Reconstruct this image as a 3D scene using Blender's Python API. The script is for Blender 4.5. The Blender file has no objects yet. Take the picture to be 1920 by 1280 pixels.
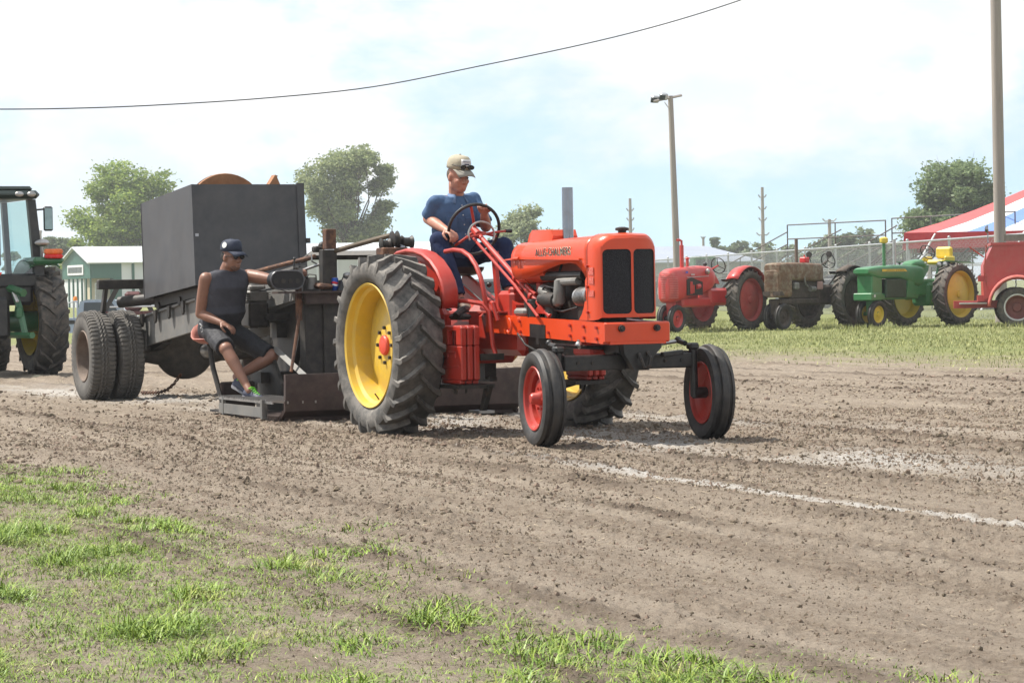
import bpy, math, random
import numpy as np
from mathutils import Vector, Matrix, Euler, Quaternion
R=math.radians; PI=math.pi
sc=bpy.context.scene
col=sc.collection
# ------------------------------------------------------------ camera
F_PX=5000.0; CAM_H=1.15; ROLL=R(1.0); PITCH=math.atan(100.0/F_PX)
cd=bpy.data.cameras.new('camera'); cam=bpy.data.objects.new('camera',cd); col.objects.link(cam)
cd.sensor_width=36.0; cd.lens=F_PX/1920*36.0; cd.clip_start=0.1; cd.clip_end=8000
cam.matrix_world=Matrix.Translation((0,0,CAM_H))@Matrix.Rotation(PI/2-PITCH,4,'X')@Matrix.Rotation(-ROLL,4,'Z')
sc.camera=cam
# ------------------------------------------------------------ light
SUN_EL=R(57); SUN_DIR=Vector((-0.955,0.296,0)).normalized()   # towards the sun, on the ground
sun_vec=Vector((SUN_DIR.x*math.cos(SUN_EL),SUN_DIR.y*math.cos(SUN_EL),math.sin(SUN_EL)))
sd=bpy.data.lights.new('sun','SUN'); sd.energy=5.0; sd.angle=R(0.55); sd.color=(1.0,0.95,0.87)
so=bpy.data.objects.new('sun',sd); col.objects.link(so); so.rotation_euler=sun_vec.to_track_quat('Z','Y').to_euler()
so.location=(0,0,60)
wd=bpy.data.worlds.new('World'); sc.world=wd; wd.use_nodes=True
def build_world():
    nt=wd.node_tree; N=nt.nodes; L=nt.links; N.clear()
    out=N.new('ShaderNodeOutputWorld'); bg=N.new('ShaderNodeBackground'); bg.inputs['Strength'].default_value=0.072
    sky=N.new('ShaderNodeTexSky'); sky.sky_type='NISHITA'; sky.sun_disc=False
    sky.sun_elevation=SUN_EL; sky.sun_rotation=math.atan2(SUN_DIR.x,SUN_DIR.y); sky.air_density=1.0; sky.dust_density=0.5; sky.ozone_density=1.5
    tc=N.new('ShaderNodeTexCoord'); lift=N.new('ShaderNodeMapping'); lift.inputs['Location'].default_value=(0,0,.10); L.new(tc.outputs['Generated'],lift.inputs['Vector']); L.new(lift.outputs[0],sky.inputs['Vector']); mp=N.new('ShaderNodeMapping'); mp.inputs['Scale'].default_value=(1,1,1.9); mp.inputs['Location'].default_value=(3.17,1.3,0.42)
    L.new(tc.outputs['Generated'],mp.inputs['Vector'])
    def noise(scale,detail,rough,dist=0.0):
        n=N.new('ShaderNodeTexNoise'); n.inputs['Scale'].default_value=scale; n.inputs['Detail'].default_value=detail; n.inputs['Roughness'].default_value=rough; n.inputs['Distortion'].default_value=dist
        L.new(mp.outputs[0],n.inputs['Vector']); return n.outputs['Fac']
    def ramp(fac,a,b,ca=(0,0,0,1),cb=(1,1,1,1)):
        r=N.new('ShaderNodeValToRGB'); r.color_ramp.elements[0].position=a; r.color_ramp.elements[1].position=b
        r.color_ramp.elements[0].color=ca; r.color_ramp.elements[1].color=cb; r.color_ramp.interpolation='EASE'
        L.new(fac,r.inputs[0]); return r.outputs[0]
    cover=ramp(noise(7.5,9,0.56,0.15),0.37,0.55,(.22,.22,.22,1))
    tone=ramp(noise(12.0,7,0.55,0.2),0.34,0.66,(8.3,9.0,9.7,1),(10.8,10.8,10.7,1))
    mix=N.new('ShaderNodeMix'); mix.data_type='RGBA'; L.new(cover,mix.inputs[0]); gain=N.new('ShaderNodeMix'); gain.data_type='RGBA'; gain.blend_type='MULTIPLY'; gain.inputs[0].default_value=1.0; gain.inputs[7].default_value=(1.55,1.70,1.66,1); L.new(sky.outputs[0],gain.inputs[6]); L.new(gain.outputs[2],mix.inputs[6]); L.new(tone,mix.inputs[7])
    L.new(mix.outputs[2],bg.inputs['Color']); L.new(bg.outputs[0],out.inputs['Surface'])
build_world()
sc.view_settings.view_transform='Standard'; sc.view_settings.look='None'; sc.view_settings.gamma=1.0
sc.view_settings.exposure=0.62; sc.view_settings.use_curve_mapping=False
sc.cycles.max_bounces=6; sc.cycles.diffuse_bounces=3; sc.cycles.glossy_bounces=3; sc.cycles.transmission_bounces=4; sc.cycles.transparent_max_bounces=8
sc.cycles.use_denoising=True; sc.cycles.volume_bounces=0
sc.cycles.sample_clamp_indirect=6.0
# ------------------------------------------------------------ pixel to place
def ray(px,py):
    dx=px-960.0; dy=py-640.0; c,s=math.cos(ROLL),math.sin(ROLL)
    ux=c*dx-s*dy; uy=s*dx+c*dy
    cp,sp=math.cos(PITCH),math.sin(PITCH)
    return Vector((ux,F_PX*cp-uy*sp,-F_PX*sp-uy*cp))/F_PX
def at(px,py,Y):
    r=ray(px,py); r=r*(Y/r.y); return Vector((r.x,r.y,r.z+CAM_H))
def on_ground(px,py,z=0.0):
    r=ray(px,py); t=(z-CAM_H)/r.z; return Vector((r.x*t,r.y*t,z))
# ------------------------------------------------------------ mesh helpers
class MB:
    def __init__(s): s.v=[]; s.f=[]
    def add(s,vs,fs,m=None):
        o=len(s.v)
        if m is not None: vs=[m@Vector(v) for v in vs]
        s.v.extend([tuple(v) for v in vs]); s.f.extend([tuple(i+o for i in f) for f in fs]); return s
    def box(s,c,d,rot=None,b=0.0):
        x,y,z=[k/2 for k in d]; b=min(b,x*.9,y*.9,z*.9)
        M=Matrix.Translation(c)
        if rot is not None: M=M@(Euler(rot).to_matrix().to_4x4() if not isinstance(rot,Matrix) else rot.to_4x4())
        if b<=0:
            vs=[(i*x,j*y,k*z) for i in(-1,1) for j in(-1,1) for k in(-1,1)]
            fs=[(0,1,3,2),(4,6,7,5),(0,4,5,1),(2,3,7,6),(0,2,6,4),(1,5,7,3)]
            return s.add(vs,fs,M)
        vs=[];idx={}
        for i in(-1,1):
            for j in(-1,1):
                for k in(-1,1):
                    for a in range(3):
                        p=[i*(x-b),j*(y-b),k*(z-b)]; p[a]=(i*x,j*y,k*z)[a]
                        idx[(i,j,k,a)]=len(vs); vs.append(p)
        fs=[]
        for a in range(3):
            o1,o2=[q for q in range(3) if q!=a]
            for sg in(-1,1):
                loop=[]
                for u,w in((-1,-1),(1,-1),(1,1),(-1,1)):
                    t=[0,0,0]; t[a]=sg; t[o1]=u; t[o2]=w; loop.append(idx[(t[0],t[1],t[2],a)])
                if (sg>0)==(a==1): loop=loop[::-1]
                fs.append(loop)
        for a in range(3):      # edges along axis a
            o1,o2=[q for q in range(3) if q!=a]
            for u in(-1,1):
                for w in(-1,1):
                    def k(sg,fa):
                        t=[0,0,0]; t[a]=sg;t[o1]=u;t[o2]=w; return idx[(t[0],t[1],t[2],fa)]
                    l=[k(-1,o1),k(1,o1),k(1,o2),k(-1,o2)]
                    if ((u*w>0)==(a!=1)): l=l[::-1]
                    fs.append(l)
        for i in(-1,1):
            for j in(-1,1):
                for k in(-1,1):
                    l=[idx[(i,j,k,a)] for a in range(3)]
                    if i*j*k<0: l=l[::-1]
                    fs.append(l)
        return s.add(vs,fs,M)
    def cyl(s,p0,p1,r0,r1=None,n=12,cap=True):
        p0=Vector(p0);p1=Vector(p1); r1=r0 if r1 is None else r1
        q=(p1-p0).to_track_quat('Z','Y').to_matrix(); ex,ey=q.col[0],q.col[1]
        vs=[];fs=[]
        for p,r in((p0,r0),(p1,r1)):
            for i in range(n):
                a=2*PI*i/n; vs.append(p+ex*(r*math.cos(a))+ey*(r*math.sin(a)))
        for i in range(n):
            j=(i+1)%n; fs.append((i,j,n+j,n+i))
        if cap: fs.append(tuple(range(n))[::-1]); fs.append(tuple(range(n,2*n)))
        return s.add(vs,fs)
    def tube(s,pts,r,n=8,cap=True,closed=False):
        pts=[Vector(p) for p in pts]; m=len(pts)
        rs=r if hasattr(r,'__len__') else [r]*m
        vs=[];fs=[]; prev=None
        for i,p in enumerate(pts):
            if closed: t=(pts[(i+1)%m]-pts[i-1])
            else: t=pts[min(i+1,m-1)]-pts[max(i-1,0)]
            if t.length<1e-9: t=Vector((0,0,1))
            t.normalize()
            if prev is None:
                up=Vector((0,0,1)) if abs(t.z)<.9 else Vector((1,0,0))
                ex=up.cross(t).normalized()
            else:
                ex=(prev-t*prev.dot(t))
                ex=ex.normalized() if ex.length>1e-6 else Vector((1,0,0))
            prev=ex; ey=t.cross(ex)
            for k in range(n):
                a=2*PI*k/n; vs.append(p+ex*(rs[i]*math.cos(a))+ey*(rs[i]*math.sin(a)))
        for i in range(m if closed else m-1):
            for k in range(n):
                a=i*n+k;b=i*n+(k+1)%n;i2=(i+1)%m; c=i2*n+(k+1)%n; d=i2*n+k; fs.append((a,b,c,d))
        if cap and not closed: fs.append(tuple(range(n))[::-1]); fs.append(tuple(range((m-1)*n,m*n)))
        return s.add(vs,fs)
    def lathe(s,prof,n=32,c=(0,0,0),axis='Y',closed=False,m=None):
        # prof: (radius, height along axis)
        vs=[];fs=[];k=len(prof)
        for i in range(n):
            a=2*PI*i/n; ca,sa=math.cos(a),math.sin(a)
            for r,h in prof:
                if axis=='Y': vs.append((c[0]+r*ca,c[1]+h,c[2]+r*sa))
                elif axis=='Z': vs.append((c[0]+r*ca,c[1]+r*sa,c[2]+h))
                else: vs.append((c[0]+h,c[1]+r*ca,c[2]+r*sa))
        kk=k if closed else k-1
        flip=(axis=='Y')
        for i in range(n):
            i2=(i+1)%n
            for j in range(kk):
                j2=(j+1)%k
                q=(i*k+j,i2*k+j,i2*k+j2,i*k+j2); fs.append(q if not flip else q[::-1])
        return s.add(vs,fs,m)
    def prism(s,poly,a0,a1,plane='XZ',m=None):
        # polygon extruded along the missing axis from a0 to a1
        def P(u,w,t): return (u,t,w) if plane=='XZ' else ((u,w,t) if plane=='XY' else (t,u,w))
        n=len(poly); vs=[P(u,w,a0) for u,w in poly]+[P(u,w,a1) for u,w in poly]
        fs=[tuple(range(n)),tuple(range(n,2*n))[::-1]]
        for i in range(n):
            j=(i+1)%n; fs.append((i,n+i,n+j,j))
        return s.add(vs,fs,m)
    def ball(s,c,r,n=14,k=9,m=None):
        r=(r,r,r) if not hasattr(r,'__len__') else r
        vs=[(c[0],c[1],c[2]-r[2])];fs=[]
        for j in range(1,k):
            b=-PI/2+PI*j/k
            for i in range(n):
                a=2*PI*i/n; vs.append((c[0]+r[0]*math.cos(b)*math.cos(a),c[1]+r[1]*math.cos(b)*math.sin(a),c[2]+r[2]*math.sin(b)))
        vs.append((c[0],c[1],c[2]+r[2])); t=len(vs)-1
        for i in range(n):
            i2=(i+1)%n; fs.append((0,1+i2,1+i)); o=1+(k-2)*n; fs.append((o+i,o+i2,t))
            for j in range(k-2):
                a=1+j*n; fs.append((a+i,a+i2,a+n+i2,a+n+i))
        return s.add(vs,fs,m)
    def loft(s,secs,cap=True,closed=True):
        n=len(secs[0]); vs=[p for q in secs for p in q]; fs=[]
        for i in range(len(secs)-1):
            for k in range(n if closed else n-1):
                k2=(k+1)%n; fs.append((i*n+k,i*n+k2,(i+1)*n+k2,(i+1)*n+k))
        if cap: fs.append(tuple(range(n))[::-1]); o=(len(secs)-1)*n; fs.append(tuple(range(o,o+n)))
        return s.add(vs,fs)
    def mesh(s,name,mat,smooth=35):
        me=bpy.data.meshes.new(name); me.from_pydata([tuple(v) for v in s.v],[],s.f); me.update()
        if mat is not None: me.materials.append(mat)
        finish(me,smooth); return me
    def obj(s,name,mat,parent=None,loc=None,rot=None,smooth=35,mtx=None):
        return link(name,s.mesh(name,mat,smooth),parent,loc,rot,mtx)
def finish(me,smooth=35):
    import bmesh
    bm=bmesh.new(); bm.from_mesh(me); bmesh.ops.recalc_face_normals(bm,faces=bm.faces); bm.to_mesh(me); bm.free()
    if smooth:
        me.shade_smooth()
        me.set_sharp_from_angle(angle=R(smooth))
def link(name,me,parent=None,loc=None,rot=None,mtx=None):
    o=bpy.data.objects.new(name,me); col.objects.link(o)
    if parent is not None: o.parent=parent
    if mtx is not None: o.matrix_local=mtx
    else:
        if loc is not None: o.location=loc
        if rot is not None: o.rotation_euler=rot
    return o
def npmesh(name,v,f,mat,smooth=True):
    # fast path for big meshes: v (n,3); f (m,3) or (m,4)
    me=bpy.data.meshes.new(name); v=np.asarray(v,np.float32); f=np.asarray(f,np.int32); k=f.shape[1]
    me.vertices.add(len(v)); me.vertices.foreach_set('co',v.ravel())
    me.loops.add(f.size); me.loops.foreach_set('vertex_index',f.ravel())
    me.polygons.add(len(f)); me.polygons.foreach_set('loop_start',np.arange(0,f.size,k,dtype=np.int32))
    me.polygons.foreach_set('use_smooth',np.full(len(f),smooth,dtype=bool))
    me.materials.append(mat); me.update(calc_edges=True); me.validate(); return me
def tag(o,label=None,cat=None,group=None,kind=None):
    if label: o['label']=label
    if cat: o['category']=cat
    if group: o['group']=group
    if kind: o['kind']=kind
    return o
def thing(name,label,cat,loc=(0,0,0),rz=0.0,group=None):
    e=bpy.data.objects.new(name,None); e.empty_display_size=.2; col.objects.link(e); e.location=loc; e.rotation_euler=(0,0,rz)
    return tag(e,label,cat,group)
def copy_tree(o,parent=None):
    c=o.copy(); col.objects.link(c); c.parent=parent
    for ch in list(o.children): copy_tree(ch,c)
    return c
# ------------------------------------------------------------ materials
MATS={}
def mat(name,colr,rough=0.5,metal=0.0,var=0.25,scale=6.0,dust=0.0,bump=0.0,bscale=40.0,col2=None,c2amt=0.5,spec=0.5,dustcol=(0.30,0.245,0.19),coat=0.0,stretch=None,island=0.0):
    if name in MATS: return MATS[name]
    m=bpy.data.materials.new(name); m.use_nodes=True; MATS[name]=m
    nt=m.node_tree; N=nt.nodes; L=nt.links; b=N['Principled BSDF']
    b.inputs['Roughness'].default_value=rough; b.inputs['Metallic'].default_value=metal; b.inputs['Specular IOR Level'].default_value=spec
    b.inputs['Coat Weight'].default_value=coat; b.inputs['Coat Roughness'].default_value=0.12
    tc=N.new('ShaderNodeTexCoord'); vec=tc.outputs['Object']
    if stretch:
        mp=N.new('ShaderNodeMapping'); mp.inputs['Scale'].default_value=stretch; L.new(vec,mp.inputs[0]); vec=mp.outputs[0]
    def noise(s,d=6,r=.6):
        n=N.new('ShaderNodeTexNoise'); n.inputs['Scale'].default_value=s; n.inputs['Detail'].default_value=d; n.inputs['Roughness'].default_value=r; L.new(vec,n.inputs['Vector']); return n.outputs['Fac']
    def mr(x,a,b_,c,d):
        n=N.new('ShaderNodeMapRange'); L.new(x,n.inputs[0])
        for i,q in enumerate((a,b_,c,d)): n.inputs[i+1].default_value=q
        return n.outputs[0]
    def mixc(f,a,c):
        n=N.new('ShaderNodeMix'); n.data_type='RGBA'
        for sock,val in((n.inputs[0],f),(n.inputs[6],a),(n.inputs[7],c)):
            if hasattr(val,'is_linked'): L.new(val,sock)
            elif hasattr(val,'__len__'): sock.default_value=(*val,1) if len(val)==3 else val
            else: sock.default_value=val
        return n.outputs[2]
    nz=noise(scale)
    lo=tuple(max(0,c*(1-var)) for c in colr); hi=tuple(min(1,c*(1+var*.7)) for c in colr)
    c=mixc(mr(nz,.3,.7,0,1),lo,hi)
    if col2 is not None:
        n2=noise(scale*2.3,8,.7); c=mixc(mr(n2,.62-.3*c2amt,.72-.25*c2amt,0,1),c,col2)
    if island>0:
        g=N.new('ShaderNodeNewGeometry'); hsv=N.new('ShaderNodeHueSaturation')
        L.new(mr(g.outputs['Random Per Island'],0,1,1-island,1+island),hsv.inputs['Value'])
        L.new(mr(g.outputs['Random Per Island'],0,1,.5+.06*island,.5-.06*island),hsv.inputs['Hue'])
        L.new(c,hsv.inputs['Color']); c=hsv.outputs[0]
    if dust>0:
        g=N.new('ShaderNodeNewGeometry'); sx=N.new('ShaderNodeSeparateXYZ'); L.new(g.outputs['Normal'],sx.inputs[0])
        up=mr(sx.outputs['Z'],-.6,1,.25,1.0); n3=mr(noise(scale*1.7+3,7,.65),.36,.68,0,1)
        mu=N.new('ShaderNodeMath'); mu.operation='MULTIPLY'; L.new(up,mu.inputs[0]); L.new(n3,mu.inputs[1])
        mu2=N.new('ShaderNodeMath'); mu2.operation='MULTIPLY'; L.new(mu.outputs[0],mu2.inputs[0]); mu2.inputs[1].default_value=dust
        c=mixc(mu2.outputs[0],c,dustcol)
        L.new(mr(mu2.outputs[0],0,1,rough,min(1,rough+.4)),b.inputs['Roughness'])
    else:
        L.new(mr(noise(scale*3,4),.3,.7,max(.02,rough-.08),min(1,rough+.1)),b.inputs['Roughness'])
    L.new(c,b.inputs['Base Color'])
    if bump>0:
        bp=N.new('ShaderNodeBump'); bp.inputs['Strength'].default_value=bump; bp.inputs['Distance'].default_value=.02
        L.new(noise(bscale,6,.65),bp.inputs['Height']); L.new(bp.outputs[0],b.inputs['Normal'])
    return m
ORANGE=mat('orange_paint',(0.62,0.052,0.006),.32,0,.08,3,dust=.06,coat=.15,bump=.03,bscale=8)
RED=mat('shade_red_paint',(0.38,0.019,0.008),.40,0,.14,5,dust=.14,coat=.1,bump=.04,bscale=12)  # tractor's orange paint made redder, its shaded look put into the colour
REDD=mat('dusty_red_paint',(0.40,0.035,0.022),.5,0,.2,6,dust=.4,col2=(.12,.03,.02),c2amt=.3)
YELL=mat('yellow_paint',(0.66,0.43,0.035),.42,0,.12,4,dust=.42,coat=.2)
BLACKP=mat('black_paint',(0.009,0.009,0.010),.42,0,.3,6,dust=.12)
GREASE=mat('greasy_dark_metal',(0.013,0.012,0.011),.55,.1,.5,9,dust=.14,col2=(.04,.022,.014),c2amt=.3)
RUBBER=mat('dusty_tractor_rubber',(0.055,0.053,0.050),.75,0,.35,4,dust=1.0,bump=.15,bscale=60,dustcol=(.28,.255,.225))
RUBBERF=mat('clean_black_rubber',(0.018,0.018,0.019),.58,0,.3,5,dust=.22,bump=.08,bscale=70)
RUBBERG=mat('dust_coated_truck_rubber',(0.085,0.080,0.074),.85,0,.2,4,dust=.9,bump=.2,bscale=50,dustcol=(.19,.172,.15))
STEEL=mat('bare_steel',(.42,.41,.40),.35,.9,.3,9,dust=.2)
CHROME=mat('chrome_pipe',(.26,.26,.28),.09,1.0,.08,5)
CAST=mat('grey_cast_metal',(.20,.195,.185),.55,.3,.3,12,dust=.25)
RUST=mat('rusty_steel',(.16,.075,.04),.75,.2,.5,7,col2=(.07,.035,.025),c2amt=.6,bump=.2,bscale=50)
# ------------------------------------------------------------ ground
def vnoise(x,y,seed=0):
    xi=np.floor(x).astype(np.int64); yi=np.floor(y).astype(np.int64); fx=x-xi; fy=y-yi
    fx=fx*fx*(3-2*fx); fy=fy*fy*(3-2*fy)
    def h(a,b):
        n=(a*374761393+b*668265263+seed*974634777)&0xFFFFFFFF
        n=((n^(n>>13))*1274126177)&0xFFFFFFFF
        return ((n^(n>>16))&0xFFFF)/65535.0
    return (h(xi,yi)*(1-fx)+h(xi+1,yi)*fx)*(1-fy)+(h(xi,yi+1)*(1-fx)+h(xi+1,yi+1)*fx)*fy
def fbm(x,y,seed=0,o=4,g=.5):
    s=0;a=1;t=0
    for i in range(o):
        s=s+a*vnoise(x*2**i,y*2**i,seed+i*17); t+=a; a*=g
    return s/t
TA=R(66.5); TF=(math.cos(TA),-math.sin(TA)); TL=(math.sin(TA),math.cos(TA))
def tcoord(X,Y): return X*TL[0]+Y*TL[1], X*TF[0]+Y*TF[1]     # across, along the track
def grass_near(X,Y):
    # weedy verge on the camera's side of the track
    u,v=tcoord(X,Y)
    edge=4.5+0.45*np.sin(v*.33+1.2)+1.6*(fbm(X*.7,Y*.35,5)-.5)+0.10*np.minimum(0,v+12)
    return np.clip((edge-u)/1.25,0,1)
def grass_far(X,Y):
    u,v=tcoord(X,Y)
    edge=17.2+2.8*(fbm(X*.16,Y*.09,9)-.5)
    return np.clip((u-edge)/8.5,0,1)
def terrain(X,Y):
    X=np.asarray(X,float);Y=np.asarray(Y,float)
    dip=-0.55*np.clip((-X-7)/6,0,1)*np.clip((Y-62)/18,0,1)*np.clip((190-Y)/60,0,1)
    return dip
def furrow(u,v):
    # crumbly lines of turned soil left by earlier pulls
    w=u+.10*(fbm(u*.7,v*.25,111)-.5)+.03*(fbm(u*4,v*1.6,113)-.5); s=0
    for k in range(34):
        uc=3.3+.47*k+.33*math.sin(k*2.7); wd_=.035+.03*(1+math.sin(k*1.3)); br=np.clip(vnoise(v*.22+k*7.3,v*0+k*3.1,117)*3.0-1.15,0,1)*np.clip(vnoise(v*1.4+k*5.1,v*0+k,119)*2.2-.35,0,1)
        s=np.maximum(s,np.exp(-((w-uc)/wd_)**2)*br)
    return s
def ground_detail(X,Y):
    u,v=tcoord(X,Y)
    far=np.clip((Y-9)/60,0,1)
    gn=grass_near(X,Y); gf=grass_far(X,Y)
    dirt=1-np.clip(gf,0,1)*.75-gn*.35
    wob=u+.28*(fbm(u*.5,v*.11,21)-.5)
    # furrow ridges along the track, broken up
    z=0
    for k,(p,a,sd) in enumerate(((1.13,.030,31),(.61,.018,37),(.37,.010,43))):
        w=np.abs(((wob/p+.37*k)%1.0)-.5)*2
        brk=np.clip(fbm(u*.9,v*.42,sd)*2.4-.75,0,1)
        z=z+a*np.clip(w-.55,0,1)*2.2*brk
    fr=furrow(u,v)
    z=z+.026*fr*(.4+1.2*fbm(u*9,v*6,53,3))
    clod=fbm(u*7,v*5,51,5,.6); band=np.clip(fbm(u*1.6,v*.3,57)*2.6-.85,0,1)
    z=z+(.012+.050*band)*(np.abs(clod-.5)*1.5)*(1+.6*far)
    z=z+.022*(fbm(u*1.5,v*.8,61)-.5)+.026*(fbm(u*24,v*15,71,3)-.5)*(.85+band+fr)
    z=z*dirt
    # ruts pressed by tyres of earlier runs
    for uc,wd_ in ((7.9,.3),(9.55,.3),(6.3,.22),(11.0,.3)):
        z=z-.018*np.exp(-((wob-uc)/wd_)**2)
    return z
def noise_mat_nodes(m):
    return m.node_tree.nodes,m.node_tree.links
def ground_material():
    m=bpy.data.materials.new('track_soil_and_turf'); m.use_nodes=True; N,L=noise_mat_nodes(m); b=N['Principled BSDF']
    b.inputs['Roughness'].default_value=.92; b.inputs['Specular IOR Level'].default_value=.18
    tc=N.new('ShaderNodeTexCoord')
    rot=N.new('ShaderNodeMapping'); rot.inputs['Rotation'].default_value=(0,0,TA); L.new(tc.outputs['Object'],rot.inputs[0])   # x along, y across
    def mapn(scale):
        q=N.new('ShaderNodeMapping'); q.inputs['Scale'].default_value=scale; L.new(rot.outputs[0],q.inputs[0]); return q.outputs[0]
    def noise(vec,s,d=8,r=.62):
        n=N.new('ShaderNodeTexNoise'); n.inputs['Scale'].default_value=s; n.inputs['Detail'].default_value=d; n.inputs['Roughness'].default_value=r; L.new(vec,n.inputs['Vector']); return n.outputs['Fac']
    def mr(x,a,b_,c=0,d=1):
        n=N.new('ShaderNodeMapRange'); L.new(x,n.inputs[0])
        for i,q in enumerate((a,b_,c,d)): n.inputs[i+1].default_value=q
        return n.outputs[0]
    def math_(op,a,c):
        n=N.new('ShaderNodeMath'); n.operation=op
        for s_,v in((n.inputs[0],a),(n.inputs[1],c)):
            if hasattr(v,'is_linked'): L.new(v,s_)
            else: s_.default_value=v
        return n.outputs[0]
    def mixc(f,a,c):
        n=N.new('ShaderNodeMix'); n.data_type='RGBA'
        for s_,v in((n.inputs[0],f),(n.inputs[6],a),(n.inputs[7],c)):
            if hasattr(v,'is_linked'): L.new(v,s_)
            elif hasattr(v,'__len__'): s_.default_value=(*v,1)
            else: s_.default_value=v
        return n.outputs[2]
    def attr(n_):
        a=N.new('ShaderNodeAttribute'); a.attribute_name=n_; return a.outputs['Fac']
    streak=noise(mapn((.05,2.0,1)),1.6,9,.62); fine=noise(mapn((1,1.4,1)),14,9,.7); med=noise(mapn((.5,1.2,1)),2.4,8,.65)
    c=mixc(mr(streak,.38,.62),(.185,.143,.106),(.300,.247,.194))
    c=mixc(mr(med,.45,.72,0,.6),c,(.155,.116,.085))
    c=mixc(mr(fine,.40,.70,0,.75),c,(.34,.285,.222))
    c=mixc(mr(noise(mapn((1,1.6,1)),38,5,.7),.54,.68,0,.6),c,(.095,.070,.052))
    c=mixc(mr(noise(mapn((1,2.5,1)),70,4,.7),.64,.72,0,.7),c,(.40,.34,.255))
    c=mixc(math_('MULTIPLY',attr('furrow'),.95),c,(.110,.082,.060))
    # chalk
    ch=attr('chalk'); brk=mr(noise(mapn((.7,2.6,1)),9,9,.75),.34,.62,.25,.95)
    c=mixc(math_('MULTIPLY',ch,brk),c,(.52,.50,.47))
    # turf
    g=attr('turf'); gp=mr(math_('ADD',g,math_('MULTIPLY',noise(mapn((1,1,1)),1.6,8,.65),.9)),.62,1.02)
    gc=mixc(mr(noise(mapn((1,1,1)),.7,8,.65),.35,.65),(.130,.165,.045),(.215,.225,.085))
    gc=mixc(mr(noise(mapn((1,1,1)),9,6,.7),.45,.7,0,.75),gc,(.29,.25,.15))
    c=mixc(gp,c,gc)
    L.new(c,b.inputs['Base Color'])
    bp=N.new('ShaderNodeBump'); bp.inputs['Strength'].default_value=.9; bp.inputs['Distance'].default_value=.030
    L.new(noise(mapn((1,1.3,1)),38,7,.7),bp.inputs['Height'])
    bp2=N.new('ShaderNodeBump'); bp2.inputs['Strength'].default_value=.5; bp2.inputs['Distance'].default_value=.05; L.new(fine,bp2.inputs['Height']); L.new(bp.outputs[0],bp2.inputs['Normal'])
    L.new(bp2.outputs[0],b.inputs['Normal'])
    return m
def build_ground():
    fine=np.exp(np.linspace(math.log(6.6),math.log(82),640))
    ys=np.concatenate([[-600,-120,-30,-8,-2,2,4.5,5.8],fine,[86,92,100,112,130,160,200,260,340,460,650,1000,1700,3200]])
    s=np.linspace(-1,1,560); s=np.concatenate([[-700,-90,-18,-5,-2.2,-1.35,-1.1],s,[1.1,1.35,2.2,5,18,90,700]])
    Yg,Sg=np.meshgrid(ys,s,indexing='ij')
    Xg=Sg*.255*np.maximum(Yg,6.6)
    Xg=np.clip(Xg,-3500,3500)
    fade=np.clip((1.1-np.abs(Sg))/.1,0,1)*np.clip((86-Yg)/12,0,1)*np.clip((Yg-5.8)/.8,0,1)
    Z=terrain(Xg,Yg)+ground_detail(Xg,Yg)*fade
    nr,nc=Yg.shape; v=np.stack([Xg.ravel(),Yg.ravel(),Z.ravel()],1)
    i=np.arange(nr-1)[:,None]*nc+np.arange(nc-1)[None,:]; i=i.ravel()
    f=np.stack([i,i+1,i+nc+1,i+nc],1)
    me=npmesh('ground',v,f,ground_material())
    X,Y=v[:,0].astype(float),v[:,1].astype(float)
    turf=np.maximum(np.clip(grass_near(X,Y),0,1)*.10,np.clip(grass_far(X,Y),0,1)*.80)
    uu,vv=tcoord(X,Y); a=me.attributes.new('furrow','FLOAT','POINT'); a.data.foreach_set('value',furrow(uu,vv).astype(np.float32))
    a=me.attributes.new('turf','FLOAT','POINT'); a.data.foreach_set('value',turf.astype(np.float32))
    def line(p,q,w):
        d=np.array([q[0]-p[0],q[1]-p[1]]); d/=np.linalg.norm(d); n=np.array([-d[1],d[0]])
        wob=.05*(fbm(X*.8,Y*.8,81)-.5)
        dist=np.abs((X-p[0])*n[0]+(Y-p[1])*n[1]+wob); return np.clip(1.25-dist/w,0,1)
    p,q=on_ground(880,845),on_ground(1920,995)
    ch=line((p.x,p.y),(q.x,q.y),.075)*np.clip((20.2-Y)/2.0,0,1)*(.6+.4*np.clip(fbm(X*.9,Y*.9,87)*3-.7,0,1))
    p,q=on_ground(1050,812),on_ground(1920,884)
    ch=np.maximum(ch,.85*line((p.x,p.y),(q.x,q.y),.75)*np.clip(fbm(X*1.1,Y*.7,83)*3-1.1,0,1))
    p,q=on_ground(0,735),on_ground(420,752)
    ch=np.maximum(ch,.55*line((p.x,p.y),(q.x,q.y),.6)*np.clip(fbm(X*.8,Y*.5,85)*3-1.0,0,1))
    a=me.attributes.new('chalk','FLOAT','POINT'); a.data.foreach_set('value',ch.astype(np.float32))
    o=link('ground',me); tag(o,'bare dirt pulling track with turf beyond','ground',kind='structure')
    return o
build_ground()
rng=np.random.default_rng(7)
GRASS=mat('fresh_green_grass',(.185,.275,.040),.5,0,.25,1.2,spec=.3,col2=(.30,.30,.10),c2amt=.25,island=.35)
GRASSF=mat('mown_green_grass',(.29,.31,.115),.55,0,.25,.5,spec=.25,col2=(.25,.24,.10),c2amt=.35,island=.3)
STRAW=mat('dry_straw',(.55,.46,.29),.7,0,.25,3,island=.3)
CLOD=mat('dry_soil_clod',(.20,.155,.115),.95,0,.35,9,bump=.4,bscale=60,spec=.15,island=.25)
def ground_z(X,Y): return terrain(X,Y)+ground_detail(X,Y)
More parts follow.
